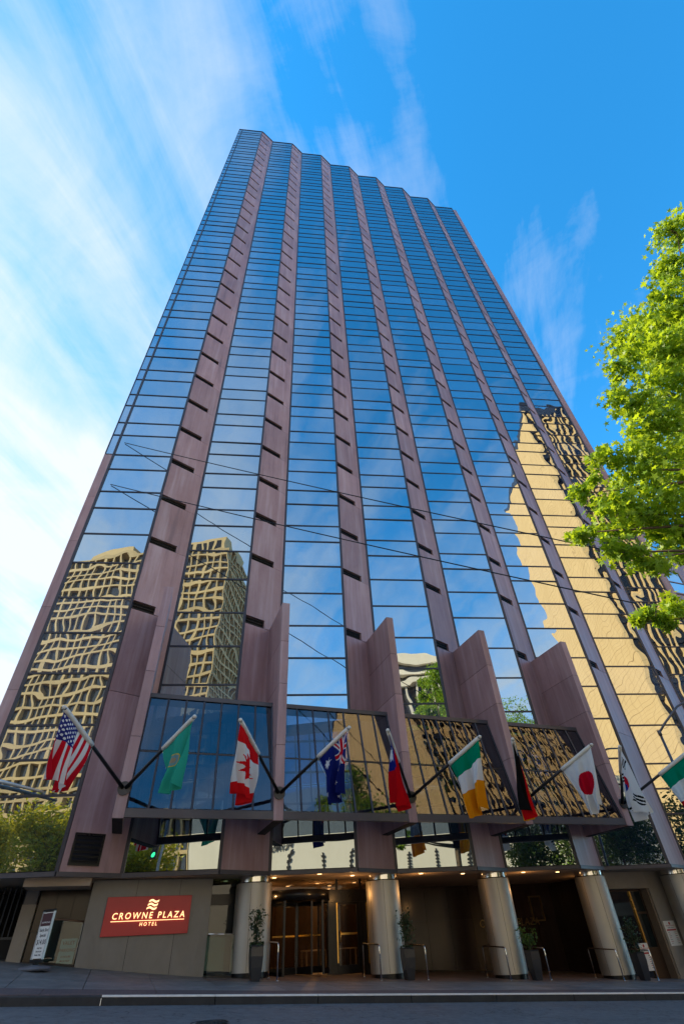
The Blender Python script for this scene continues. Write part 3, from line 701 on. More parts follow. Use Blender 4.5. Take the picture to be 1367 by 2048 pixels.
# a second, unlit sign on the dark back wall of the covered way
DIMG = simple('dull_gold', (.28, .2, .09), .35, .6)
ws = empty('wall_lettering', SD(18.0, 6.28, .3), 'dull gold hotel name and wave emblem on polished dark wall', 'sign')
put_text('lettering', 'CROWNE PLAZA', .42, SD(18.15, 6.29, .22), ws, DIMG, FACE, shear=.12, spacing=1.1); emblem(ws, 17.9, .95, 6.29, .6, DIMG)
fr2 = empty('picture_frame', SD(20.0, 6.2, .6), 'thin gold picture frame on polished dark wall', 'frame')
for a, b, c_, d_ in ((19.55, 19.61, .35, 1.35), (20.2, 20.26, .35, 1.35), (19.61, 20.2, 1.29, 1.35), (19.61, 20.2, .35, .41)):
    mb = MB(); sbox(mb, a, b, 6.24, 6.295, c_, d_); mb.build('rail', DIMG, fr2)

# ------------------------------------------------------------------ glass balustrades, floor sign, valet board
def balustrade(s0, s1, d, h, label, railmat):
    zb = min(zg(s0, d), zg(s1, d)); b = empty('glass_balustrade', SD((s0+s1)/2, d, zb), label, 'balustrade', 'glass balustrades by the sign wall')
    za, zc_ = zg(s0, d), zg(s1, d)
    mb = MB(); mb.hexa([SD(s0, d-.01, za+.01), SD(s1, d-.01, zc_+.01), SD(s1, d+.01, zc_+.01), SD(s0, d+.01, za+.01), SD(s0, d-.01, za+h), SD(s1, d-.01, zc_+h), SD(s1, d+.01, zc_+h), SD(s0, d+.01, za+h)])
    mb.build('pane', CLEAR, b)
    mb = MB(); mb.tube([SD(s0-.06, d, za+h+.02), SD(s1+.06, d, zc_+h+.02)], .025, 10); mb.build('handrail', railmat, b)
    mb = MB(); mb.bar(SD(s0, d, za+.02), SD(s1, d, zc_+.02), .05, .05); mb.build('shoe', BLACK, b)
balustrade(-2.0, -1.04, .62, 1.0, 'glass balustrade with brown handrail left of the sign wall', simple('bronze_rail', (.16, .10, .07), .35, .6))
balustrade(2.84, 3.62, .30, 1.0, 'glass balustrade with steel handrail between sign wall and column', CHROME)
vb = empty('valet_sign', SD(-1.32, .8, zg(-1.32, .8)), 'white valet parking notice in red letters behind the glass balustrade', 'notice')
zz = zg(-1.32, .8); mb = MB(); sbox(mb, -1.54, -1.1, .80, .83, zz+.02, zz+.60); mb.build('board', WHITE, vb)
for tx, z_, sz in (('VALET', .46, .12), ('PARKING', .30, .105), ('24 HOURS', .17, .06), ('SELF & VALET', .08, .045)):
    put_text('lettering', tx, sz, SD(-1.32, .795, zz+z_), vb, REDB, FACE, extr=.002, bold=.002)
# leaning pavement sign on a water base
zz = zg(-1.92, -.9); fs = empty('pavement_sign', SD(-1.92, -.9, zz), 'tall white pavement sign with dark header on grey plastic base', 'sign')
fa = ANG-R(52); fd = Vector((math.cos(fa), math.sin(fa), 0)); fn = Vector((math.sin(fa), -math.cos(fa), 0)); fo = SD(-1.92, -.9, zz)
def fp(a, n, h): return fo+fd*a+fn*n+Vector((0, 0, h))
def fbx(name, a0, a1, n0, n1, h0, h1, mat):
    mb = MB(); mb.hexa([fp(a0, n0, h0), fp(a1, n0, h0), fp(a1, n1, h0), fp(a0, n1, h0), fp(a0, n0, h1), fp(a1, n0, h1), fp(a1, n1, h1), fp(a0, n1, h1)]); return mb.build(name, mat, fs, fo)
ALU = simple('aluminium', (.6, .6, .6), .3, .8, .5, .05); GREYP = simple('grey_plastic', (.12, .12, .135), .5)
fbx('board', -.235, .235, -.012, .012, .24, 1.22, WHITE); fbx('header', -.235, .235, .0125, .016, .92, 1.20, simple('maroon_print', (.06, .012, .016), .5))
for a in (-.262, .236): fbx('edge_rail', a, a+.026, -.03, .03, .22, 1.24, ALU)
fbx('top_rail', -.262, .262, -.034, .034, 1.24, 1.285, BLACK); fbx('bottom_rail', -.262, .262, -.034, .034, .16, .22, BLACK); fbx('spring', -.05, .05, -.05, .05, .08, .16, BLACK)
mb = MB(); n = 24
prof = [(.38, 0), (.40, .03), (.36, .07), (.2, .10), (.08, .11)]
for j in range(len(prof)-1):
    for i in range(n):
        def q(r, h, k):
            a = 2*math.pi*k/n; e = 4; ca, sa = math.cos(a), math.sin(a)
            rr = r/((abs(ca)**e+abs(sa)**e)**(1/e)); return fp(rr*ca*1.05, rr*sa*.8, h)
        mb.poly([q(*prof[j], i), q(*prof[j], i+1), q(*prof[j+1], i+1), q(*prof[j+1], i)], True)
mb.build('base', GREYP, fs, fo)
FR = (R(90), 0, fa)
for tx, z_, sz, mt in (('Early Bird', .80, .10, INK), ('Special', .69, .10, INK), ('$14.00', .53, .15, INK), ('In by 9 am', .44, .05, INK), ('Out by 6 pm', .37, .05, INK), ('Monday - Friday', .30, .042, INK)):
    put_text('lettering', tx, sz, fp(0, .0145, z_), fs, mt, FR, extr=.001, bold=.001)
put_text('lettering', 'CROWNE PLAZA', .05, fp(0, .018, .98), fs, WHITE, FR, extr=.001)
# notices by the right doorway
def notice(s, d, z0_, w, h, label):
    nb = empty('notice_board', SD(s, d, z0_), label, 'notice', 'white price notices by the side door')
    mb = MB(); sbox(mb, s-w/2, s+w/2, d-.012, d, z0_, z0_+h); mb.build('board', WHITE, nb)
    mb = MB(); sbox(mb, s-w*.42, s+w*.42, d-.014, d-.012, z0_+h*.60, z0_+h*.66); mb.build('red_band', REDB, nb)
    c_ = SD(s, d-.016, z0_+h*.90); mb = MB(); mb.poly([c_+Vector((CA*.05*math.cos(2*math.pi*k/16), SA*.05*math.cos(2*math.pi*k/16), .05*math.sin(2*math.pi*k/16))) for k in range(16)]); mb.build('emblem', REDB, nb)
    put_text('lettering', 'CROWNE PLAZA', .062, SD(s, d-.014, z0_+h*.78), nb, REDB, FACE, extr=.001)
    put_text('lettering', 'PARKING RATES', .045, SD(s, d-.014, z0_+h*.70), nb, INK, FACE, extr=.001)
    for i in range(7):
        zz = z0_+h*(.53-.072*i); mb = MB(); sbox(mb, s-w*.38, s-w*(.24-.05*(i % 3)), d-.0135, d-.012, zz, zz+.012); sbox(mb, s+w*.18, s+w*.38, d-.0135, d-.012, zz, zz+.014); mb.build('print_line', REDB if i % 2 else INK, nb)
notice(22.78, 1.1, -.74, .62, .82, 'white notice with red band fixed on the pale concrete pier')
notice(20.75, .9, -1.42, .46, .84, 'white notice with red band standing beside the potted plant at the side door')

# ------------------------------------------------------------------ hand rails and planters
def handrail(s, d0, d1, label):
    h = .86; o = empty('hand_rail', SD(s, (d0+d1)/2, zg(s, d0)), label, 'handrail', 'steel hand rails beside the columns')
    p = [SD(s, d0, zg(s, d0))]; p.append(SD(s, d0, zg(s, d0)+h-.07))
    for a in (30, 60): p.append(SD(s, d0+.07*(1-math.cos(R(a))), zg(s, d0)+h-.07+.07*math.sin(R(a))))
    p += [SD(s, d0+.07, zg(s, d0)+h), SD(s, d1-.07, zg(s, d1)+h)]
    for a in (60, 30): p.append(SD(s, d1-.07*(1-math.cos(R(a))), zg(s, d1)+h-.07+.07*math.sin(R(a))))
    p += [SD(s, d1, zg(s, d1)+h-.07), SD(s, d1, zg(s, d1))]
    mb = MB(); mb.tube(p, .022, 10); mb.build('tube', CHROME, o)
    for d in (d0, d1):
        mb = MB(); mb.tube([SD(s, d, zg(s, d)), SD(s, d, zg(s, d)+.015)], .05, 14); mb.build('foot', CHROME, o)
sides = {1: 'at the sign wall', 2: 'right of the revolving door', 3: 'in the middle of the covered way', 4: 'next to the side door'}
for k in range(1, 5):
    s = col_s(k)
    sl_ = 4.78 if k == 1 else s-.72
    handrail(sl_, -.95 if k == 1 else -.55, .25 if k == 1 else .95, 'steel hand rail to the %s of the column %s' % ('right' if k == 1 else 'left', sides[k]))
    if k > 1: handrail(s+1.02, -.40, .95, 'steel rail behind the planter, right of the column %s' % sides[k])
POT = simple('charcoal_glazed_pot', (.022, .024, .030), .32, 0, .5, .2); SOIL = simple('soil', (.03, .022, .015), .95)
LEAFD = mat_leaf('dark_ficus_leaf', (.012, .030, .014), (.030, .065, .022), .2); LEAFM = mat_leaf('shrub_leaf', (.025, .07, .012), (.07, .16, .03), .3)
def leaf_quads(mb, c, nrm_rand, size, rng, star=False, yaw=None):
    d = Vector((rng.gauss(0, 1), rng.gauss(0, 1), rng.gauss(0, .6)-nrm_rand)).normalized()
    u_ = d.cross(Vector((rng.gauss(0, 1), rng.gauss(0, 1), rng.gauss(0, 1)))).normalized(); w_ = d.cross(u_)
    l = size*rng.uniform(.75, 1.25)
    if star:
        pts = []
        for k in range(10):
            a = math.pi*(k/5)+.3; r_ = l*(.62 if k % 2 == 0 else .25)
            if k == 0: r_ *= 1.15
            pts.append(c+d*(math.cos(a)*r_)+u_*(math.sin(a)*r_)+w_*(.12*r_*(1 if k % 2 else -.4)))
        mb.poly(pts)
    else:
        mb.poly([c-d*l*.5, c+u_*l*.24+w_*l*.05, c+d*l*.55, c-u_*l*.24+w_*l*.05])
def planter(s, d, plant, label):
    z_ = zg(s, d); o = empty('potted_plant', SD(s, d, z_), label, 'potted plant', 'potted plants in front of the columns'); rng = random.Random(int(s*100))
    prof = [(.12, 0), (.125, .03), (.165, .30), (.185, .55), (.18, .76), (.19, .80), (.165, .80), (.155, .72)]
    mb = MB()
    for (r1, h1), (r2, h2) in zip(prof[:-1], prof[1:]):
        for i in range(4):
            c4 = [(-1, -1), (1, -1), (1, 1), (-1, 1)]; a, b = c4[i], c4[(i+1) % 4]
            mb.poly([SD(s+a[0]*r1, d+a[1]*r1, z_+h1), SD(s+b[0]*r1, d+b[1]*r1, z_+h1), SD(s+b[0]*r2, d+b[1]*r2, z_+h2), SD(s+a[0]*r2, d+a[1]*r2, z_+h2)])
    bevel(mb.build('pot', POT, o), .012)
    mb = MB(); mb.poly([SD(s-.16, d-.16, z_+.74), SD(s+.16, d-.16, z_+.74), SD(s+.16, d+.16, z_+.74), SD(s-.16, d+.16, z_+.74)]); mb.build('soil', SOIL, o)
    kind, hgt, wid = plant
    stem = MB(); lv = MB(); tips = []
    for k in range(3 if kind == 'tree' else 9):
        b0 = SD(s+rng.uniform(-.04, .04), d+rng.uniform(-.04, .04), z_+.72)
        if kind == 'tree':
            p = [b0]
            for j in range(1, 6): p.append(b0+Vector((rng.gauss(0, .03)+.02*math.sin(j+k), rng.gauss(0, .03), hgt*j/5*(.9+.1*k/2))))
            stem.tube(p, [.014, .013, .011, .009, .007, .004], 6); tips += p[1 if hgt < .85 else 2:]
        else:
            a = rng.uniform(0, 6.28); rr = rng.uniform(.05, wid); tip = b0+Vector((math.cos(a)*rr, math.sin(a)*rr, hgt*rng.uniform(.5, 1)))
            mid = (b0+tip)/2+Vector((0, 0, .06)); stem.tube([b0, mid, tip], [.01, .008, .004], 6); tips += [mid, tip, (mid+tip)/2]
    nl = 330 if kind == 'tree' else 300
    for i in range(nl):
        c_ = rng.choice(tips)+Vector((rng.gauss(0, 1), rng.gauss(0, 1), rng.gauss(0, .9)))*wid*(.42 if kind == 'tree' else .30)
        if c_.z < z_+ZO+.74: c_.z = z_+ZO+.76+rng.random()*.1
        leaf_quads(lv, c_, .4, .105, rng)
    if kind == 'tree':
        for i in range(70):
            a = rng.uniform(0, 6.28); rr = rng.uniform(.05, .22); leaf_quads(lv, SD(s, d, z_+.78+rng.uniform(0, .07))+Vector((math.cos(a)*rr, math.sin(a)*rr, 0)), .5, .09, rng)
    stem.build('stem', BARK, o); tag(lv.build('foliage', LEAFD if kind == 'tree' else LEAFM, o), kind='stuff')
planter(4.06, -1.15, ('tree', .84, .22), 'tall charcoal pot with slim dark fig plant left of the revolving door')
planter(9.32, -.52, ('tree', .88, .27), 'tall charcoal pot with bushy dark fig plant right of the swing doors')
planter(14.22, -.52, ('shrub', .72, .30), 'tall charcoal pot with bright green glossy shrub in the covered way')
planter(18.98, -.50, ('tree', .95, .27), 'tall charcoal pot with sparse dark plant near the side door')

# ------------------------------------------------------------------ flags
def fmat():
    m, t, out = newmat('flag_cloth'); at = t.nodes.new('ShaderNodeAttribute'); at.attribute_name = 'dye'
    wv = noise(t, pos(t), 90, 2); c = mixv(t, math_n(t, 'MULTIPLY', wv, .12), at.outputs['Color'], (.02, .02, .02))
    d = t.nodes.new('ShaderNodeBsdfDiffuse'); tl = t.nodes.new('ShaderNodeBsdfTranslucent'); t.links.new(c, d.inputs[0]); t.links.new(c, tl.inputs[0])
    mx = t.nodes.new('ShaderNodeMixShader'); mx.inputs[0].default_value = .45; t.links.new(d.outputs[0], mx.inputs[1]); t.links.new(tl.outputs[0], mx.inputs[2]); t.links.new(mx.outputs[0], out.inputs[0]); return m
FLAG = fmat(); SLV = simple('sleeve_cloth', (.62, .60, .56), .9, 0, .2, .06)
Wt, Rd, Bl, Gr = (.80, .79, .77), (.62, .012, .025), (.018, .03, .20), (.0, .22, .12)
def star(x, y, cx_, cy_, r, n=5, inner=.4, rot=0):
    dx, dy = x-cx_, y-cy_; rr = math.hypot(dx, dy)
    if rr > r: return False
    a = (math.atan2(dx, dy)+rot) % (2*math.pi/n); a = abs(a-math.pi/n); a = math.pi/n-a
    # edge between the outer tip (angle 0) and the inner notch (angle pi/n)
    x1, y1, x2, y2 = r, 0, r*inner*math.cos(math.pi/n), r*inner*math.sin(math.pi/n)
    px_, py_ = rr*math.cos(a), rr*math.sin(a); return (x2-x1)*(py_-y1)-(y2-y1)*(px_-x1) > 0
def union(x, y, w, h):   # union canton with x 0..w and y 0..h
    X, Y = (x/w-.5)*2, (y/h-.5); 
    if abs(X) < .10 or abs(Y) < .10: return Rd
    if abs(X) < .17 or abs(Y) < .166: return Wt
    d = min(abs(Y-X*.5), abs(Y+X*.5))
    if d < .045: return Rd
    if d < .115: return Wt
    return Bl
def f_us(x, y):
    if x < .76 and y > 6/13:
        u_, v_ = x/.76*11, (y-6/13)/(7/13)*9
        if (round(u_)+round(v_)) % 2 == 0 and 0 < round(u_) < 11 and 0 < round(v_) < 9 and math.hypot((u_-round(u_))*.75, v_-round(v_)) < .36: return Wt
        return (.03, .035, .19)
    return Rd if int((1-y)*13) % 2 == 0 else Wt
def f_wa(x, y):
    r_ = math.hypot(x-.8, y-.5)
    if r_ < .07: return (.42, .33, .22)
    if r_ < .15: return (.20, .36, .40)
    if r_ < .18: return (.70, .52, .08)
    return (.04, .42, .30)
def f_ca(x, y):
    if x < .5 or x > 1.5: return (.72, .012, .015)
    X, Y = x-1, y-.5
    if star(x, y, 1, .5, .40, 11, .62) or (abs(X) < .018 and -.42 < Y < 0): return (.72, .012, .015)
    return Wt
def f_au(x, y):
    if x < 1 and y > .5: return union(x, y-.5, 1, .5)
    for a, b, r_, n_ in ((.5, .25, .17, 7), (1.5, .17, .085, 7), (1.25, .56, .08, 7), (1.5, .83, .085, 7), (1.75, .63, .08, 7), (1.6, .45, .05, 5)):
        if star(x, y, a, b, r_, n_, .45): return Wt
    return (.012, .02, .16)
def f_tw(x, y):
    if x < .75 and y > .5:
        r_ = math.hypot(x-.375, y-.75)
        if r_ < .10 or star(x, y, .375, .75, .19, 12, .6): return Wt
        return (.012, .02, .20)
    return (.60, .006, .012)
def f_ie(x, y): return (.0, .26, .13) if x < .5 else Wt if x < 1.0 else (.85, .32, .01)
def f_de(x, y): return (.012, .012, .012) if y > .667 else (.66, .008, .012) if y > .333 else (.80, .42, .01)
def f_jp(x, y): return (.60, .006, .025) if math.hypot(x-.75, y-.5) < .30 else Wt
def f_kr(x, y):
    X, Y = x-.75, y-.5; r_ = math.hypot(X, Y)
    if r_ < .25:
        th = math.radians(-33); a, b = X*math.cos(th)-Y*math.sin(th), X*math.sin(th)+Y*math.cos(th)
        if math.hypot(a+.125, b) < .125: return (.60, .012, .03)
        if math.hypot(a-.125, b) < .125: return (.01, .05, .30)
        return (.60, .012, .03) if b > 0 else (.01, .05, .30)
    for cx_, cy_, sg_ in ((.30, .82, 1), (1.2, .82, -1), (.30, .18, -1), (1.2, .18, 1)):
        th = math.radians(56*sg_); a, b = (x-cx_)*math.cos(th)-(y-cy_)*math.sin(th)*1, (x-cx_)*math.sin(th)+(y-cy_)*math.cos(th)
        if abs(a) < .125 and any(abs(b-o_) < .026 for o_ in (-.085, 0, .085)): return (.015, .015, .015)
    return Wt
def f_mx(x, y): return (.0, .24, .13) if x < .5 else Wt if x < 1 else (.55, .01, .02)
FLAGS = [(0, -1, f_us, 1.75, 'flag with red and white stripes and a starry blue canton', 1.0, .4),
 (0, 1, f_wa, 1.6, 'plain green flag with a round seal, leftmost green one', 1.0, -.5), (1, -1, f_ca, 1.75, 'red and white flag with red maple leaf', .9, .3),
 (1, 1, f_au, 1.75, 'dark blue flag with white stars and a union canton', 1.0, .5), (2, -1, f_tw, 1.5, 'red flag with blue canton and white sun', .75, 2.2),
 (2, 1, f_ie, 1.6, 'green, white and orange striped flag', .95, .9), (3, -1, f_de, 1.55, 'black, red and gold striped flag', 1.05, .35),
 (3, 1, f_jp, 1.5, 'white flag with a red disc', 1.0, .2), (4, -1, f_kr, 1.5, 'white flag with red and blue circle and black bars', .85, 1.7), (4, 1, f_mx, 1.6, 'green and white flag cut by the right picture edge', 1.0, .6)]
for k, side, fn_, ratio, lab, spread, ph in FLAGS:
    rng = random.Random(k*7+side)
    b0 = SD(fin_s(k)-.41+side*.05, -2.78, 3.80); tip = SD(fin_s(k)-.41+(1.57 if side > 0 else -1.90), -5.40, 5.13)
    o = empty('flag', b0, lab+', on the %s granite fin' % ['first', 'second', 'third', 'fourth', 'fifth'][k], 'flag', 'flags along the hotel front')
    ax = tip-b0
    mb = MB(); mb.tube([b0, b0+ax*.5, tip], [.055, .050, .04], 12); mb.build('pole', POLE, o)
    mb = MB(); mb.tube([tip-ax.normalized()*.02, tip+ax.normalized()*.03, tip+ax.normalized()*.07], [.06, .06, .02], 12); mb.build('finial', SLV, o)
    a0, a1 = .985, .56; Lh = ax.length*(a0-a1); mb = MB(); mb.tube([b0+ax*(a1-.005), b0+ax*(a1+.05), b0+ax*(a0-.05), b0+ax*a0], [.078, .074, .07, .066], 12); mb.build('sleeve', SLV, o)
    NU, NV = 110, 64; fly = Lh*ratio; me_v = []; cols = []
    axn = ax.normalized(); side_v = axn.cross(Vector((0, 0, -1))).normalized()
    for i in range(NU+1):
        t = i/NU
        for j in range(NV+1):
            v = j/NV                         # 0 at the inner end of the hoist, 1 at the tip
            gather = 1-(.64-.25*(spread-.75))*t**1.1
            vc = .5+(v-.5)*gather+.16*t*(1 if side > 0 else 1)*spread*.6
            p = b0+ax*(a1+(a0-a1)*v)
            top = b0+ax*(a1+(a0-a1)*vc)
            base = Vector((top.x, top.y, p.z*(1-min(1, t*1.2))+ (top.z*.35+tip.z*.65)*min(1, t*1.2)-.0))
            drop = fly*t*{(0, -1): .70, (0, 1): .82, (1, -1): .78, (1, 1): .80, (2, -1): .95}.get((k, side), 1)*(.93+.05*math.sin(v*5+ph))
            amp = .24*t**.8*(1.2-spread*.5)+.05*t
            wob = math.sin(v*6.28*1.6+ph*2+t*1.6)*amp+math.sin(v*6.28*3.7+ph+t*3.1)*amp*.4+math.sin(t*5.5+ph)*.06*t
            me_v.append(base+Vector((0, 0, -drop))+side_v*wob+axn*math.sin(t*4+ph)*.03*t)
    me = bpy.data.meshes.new('cloth'); fcs = []
    for i in range(NU):
        for j in range(NV):
            a = i*(NV+1)+j; fcs.append((a, a+1, a+NV+2, a+NV+1)); x_, y_ = (i+.5)/NU*ratio, (j+.5)/NV
            cols.append(fn_(x_, y_))
    org = b0; me.from_pydata([tuple(v_-org) for v_ in me_v], [], fcs); me.materials.append(FLAG)
    at = me.attributes.new('dye', 'FLOAT_COLOR', 'FACE')
    flat = []
    for c_ in cols: flat += [c_[0], c_[1], c_[2], 1]
    at.data.foreach_set('color', flat)
    me.polygons.foreach_set('use_smooth', [True]*len(fcs)); me.update()
    place('cloth', me, org, 0, o)
    mb = MB(); q = b0+ax*(a1-.02); mb.tube([q, me_v[NU//2*(NV+1)]], .006, 5); mb.build('cord', SLV, o)

# ------------------------------------------------------------------ trees
def star_leaf_mesh(mb, c, size, rng): leaf_quads(mb, c, .1, size, rng, True)
def tree(name, base, height, blobs, nleaf, lsize, lmat, label, rng, star_=False, trunk_r=.2, group=None, cat='tree'):
    o = empty(name, base, label, cat, group); base = Vector(base)
    tr = MB(); top = base+Vector((0, 0, height*.8)); mid = base+Vector((rng.uniform(-.2, .2), rng.uniform(-.2, .2), height*.4))
    tr.tube([base-Vector((0, 0, .2)), base+Vector((0, 0, .3)), mid, top], [trunk_r*1.25, trunk_r, trunk_r*.7, trunk_r*.15], 12)
    lv = MB(); tot = sum(b[3]**2 for b in blobs); clusters = []
    for bx, by, bz, br in blobs:
        c_ = base+Vector((bx, by, bz)); t_ = max(.15, min(.95, (bz-br*.5)/(height*.8)))
        st = base.lerp(mid, t_*2) if t_ < .5 else mid.lerp(top, t_*2-1)
        m_ = (st+c_)/2+Vector((rng.uniform(-.2, .2), rng.uniform(-.2, .2), .15)); tr.tube([st, m_, c_], [trunk_r*.3, trunk_r*.18, trunk_r*.05], 6)
        ncl = max(5, int(34*br*br/tot*len(blobs)))
        for q in range(ncl):
            v_ = Vector((rng.gauss(0, 1), rng.gauss(0, 1), rng.gauss(0, 1))).normalized()*br*rng.uniform(.45, 1.05); v_.z *= .8; cc = c_+v_; clusters.append((cc, br*rng.uniform(.16, .34)))
            if q % 3 == 0: tr.tube([c_, (c_+cc)/2+Vector((0, 0, .08)), cc], [trunk_r*.06, trunk_r*.045, trunk_r*.02], 5)
    for i in range(nleaf):
        cc, cr = rng.choice(clusters); p = cc+Vector((rng.gauss(0, 1), rng.gauss(0, 1), rng.gauss(0, .7)))*cr
        leaf_quads(lv, p, .35, lsize, rng, star_)
    tr.build('trunk', BARK, o); tag(lv.build('crown', lmat, o), kind='stuff'); return o
LEAFG = mat_leaf('sweetgum_leaf', (.07, .19, .010), (.25, .40, .024), .5); LEAFY = mat_leaf('street_tree_leaf', (.12, .20, .012), (.36, .36, .022), .45); LEAFK = mat_leaf('dark_tree_leaf', (.02, .05, .012), (.07, .12, .02), .35)
def gz(x, y):
    s, d = to_sd(x, y); return (zopp(s, d) if d < -15 else zg(s, d))+ZO
rng = random.Random(11)
bx_, by_ = 11.3, 7.2
blobs = []
# crown: lobes placed round the trunk, widest at about 7 m
dzb = ZO-gz(bx_, by_)
for (ox, oy, oz, br) in [(0.23, -2.63, 16.04, 0.59), (-0.29, -1.95, 14.68, 0.62), (-0.22, -1.41, 13.42, 0.79), (-0.85, -1.71, 13.78, 0.39), (-1.51, -0.98, 11.8, 0.64), (-2.49, -0.61, 11.42, 0.44), (-2.89, -0.43, 10.16, 0.46), (-1.63, -0.44, 10.47, 0.83), (-2.54, -0.22, 9.22, 0.62), (-3.71, 0.19, 8.6, 0.44), (-3.17, 0.21, 8.2, 0.67), (-4.31, 0.5, 7.68, 0.42), (-4.0, 0.49, 6.98, 0.57), (-2.93, 0.54, 7.22, 0.79), (-4.84, 0.7, 6.61, 0.3), (-4.39, 0.58, 5.98, 0.4), (-3.58, 0.64, 5.92, 0.46), (-1.53, 0.44, 8.72, 0.92), (-2.39, 0.84, 6.66, 0.62), (-4.36, 0.81, 4.47, 0.21), (-3.92, 0.82, 4.6, 0.27), (-3.3, 0.93, 4.86, 0.37), (-0.52, -0.68, 11.9, 0.76),
        (1.4, 1.2, 7.5, 1.6), (2.2, -1.2, 10, 1.7), (1.6, 1.6, 11.5, 1.5), (1.4, -.2, 14, 1.3), (.8, 2.4, 5.8, 1.3), (1.0, -2.6, 7.5, 1.5), (.6, .4, 15.6, 1.0), (.9, -1.8, 12.6, 1.3)]:
    blobs.append((ox, oy, oz+dzb, br*1.02))
tree('sweetgum_tree', (bx_, by_, gz(bx_, by_)), 17, blobs, 38000, .15, LEAFG, 'sunlit bright green tree with star-shaped leaves at the right edge', rng, True, .22)

# ------------------------------------------------------------------ overhead wires, street lamp, mast arm
def wire(name, a, b, sag, label):
    a = Vector(a); b = Vector(b); p = []
    for i in range(25): t = i/24; q = a.lerp(b, t); q.z -= sag*4*t*(1-t); p.append(q)
    mb = MB(); mb.tube(p, .022, 6); o = mb.build(name, BLACK, None, a); return tag(o, label, 'wire', 'overhead wires across the hotel front')
def rayp(azx, azy, el, dist): return Vector((azx*dist, azy*dist, el*dist+ZO))
wire('overhead_wire', (-9.46, Y1-.05, 21.33+ZO), rayp(.655, .756, .585, 17.5), .12, 'upper thin black wire crossing in front of the glass tower')
wire('overhead_wire', (-9.37, Y1-.05, 18.09+ZO), rayp(.655, .756, .46, 17.5), .12, 'lower thin black wire crossing in front of the glass tower')
LAMPM = simple('lamp_post_metal', (.12, .11, .12), .4, .6)
lp = empty('street_lamp', SD(20.55, -4.3, zg(20.55, -4.3)), 'grey street lamp post with curved arm at the right edge', 'street lamp')
mb = MB(); mb.tube([SD(20.55, -4.3, zg(20.55, -4.3)), SD(20.55, -4.3, 6.3)], [.09, .05], 14); mb.build('post', LAMPM, lp)
mb = MB(); mb.tube([SD(20.55, -4.3, 6.22), SD(20.95, -4.45, 6.6), SD(21.7, -4.8, 7.25), SD(22.9, -5.3, 7.75), SD(24.2, -5.9, 7.9)], .045, 10); mb.build('arm', LAMPM, lp)
mb = MB(); mb.tube([SD(24.1, -5.85, 7.9), SD(24.9, -6.2, 7.85)], [.08, .14], 12); mb.build('lamp_head', LAMPM, lp)
mb = MB(); mb.tube([SD(20.55, -4.3, 6.1), SD(20.55, -4.3, 6.3)], .075, 12); mb.build('clamp', LAMPM, lp)
ma = empty('mast_arm', (-10.6, 18.9, 4.45+ZO), 'grey tapering metal arm reaching in at the left edge', 'mast arm')
mb = MB(); mb.tube([(-10.45, 18.75, 4.55+ZO), (-9.05, 18.3, 4.30+ZO), (-7.6, 18.25, 3.95+ZO)], [.07, .058, .035], 12); mb.build('arm', simple('galvanised', (.42, .43, .42), .45, .6), ma)
mb = MB(); mb.tube([(-10.45, 18.86, 4.55+ZO), (-10.45, 18.7, 4.55+ZO)], .16, 14); mb.build('flange', LAMPM, ma)

# ------------------------------------------------------------------ the far side of the street (seen mirrored in the glass)
def mat_courses():
    m, t, out = newmat('buff_wall'); ps = pos(t); sp = t.nodes.new('ShaderNodeSeparateXYZ'); t.links.new(ps, sp.inputs[0])
    n = noise(t, ps, .25, 6, .6); c = mixv(t, n, (.56, .39, .18), (.68, .50, .26))
    fz = math_n(t, 'FRACT', math_n(t, 'MULTIPLY', sp.outputs[2], 1.0)); fy = math_n(t, 'FRACT', math_n(t, 'MULTIPLY', sp.outputs[1], .36))
    j = math_n(t, 'MAXIMUM', math_n(t, 'LESS_THAN', fz, .10), math_n(t, 'LESS_THAN', fy, .05))
    c = mixv(t, math_n(t, 'MULTIPLY', j, .38), c, (.25, .15, .06)); prin(t, out, c, .8); return m
CONC = mat_concrete('sandy_concrete', (.40, .285, .125), (.50, .37, .18), .2); FARGL = mat_glass('office_glass', .001, (.085, .075, .055), (.5, .52, .55), .15)
GOLDW = mat_courses(); BRONZ = simple('bronze_glass', (.02, .017, .014), .15, .2)
def local(org, ang):
    o = Vector(org); c_, s_ = math.cos(ang), math.sin(ang)
    return lambda x, y, z: Vector((o.x+x*c_-y*s_, o.y+x*s_+y*c_, o.z+z))
def lbox(mb, F, x0, x1, y0, y1, z0, z1):
    return mb.hexa([F(x0, y0, z0), F(x1, y0, z0), F(x1, y1, z0), F(x0, y1, z0), F(x0, y0, z1), F(x1, y0, z1), F(x1, y1, z1), F(x0, y1, z1)])
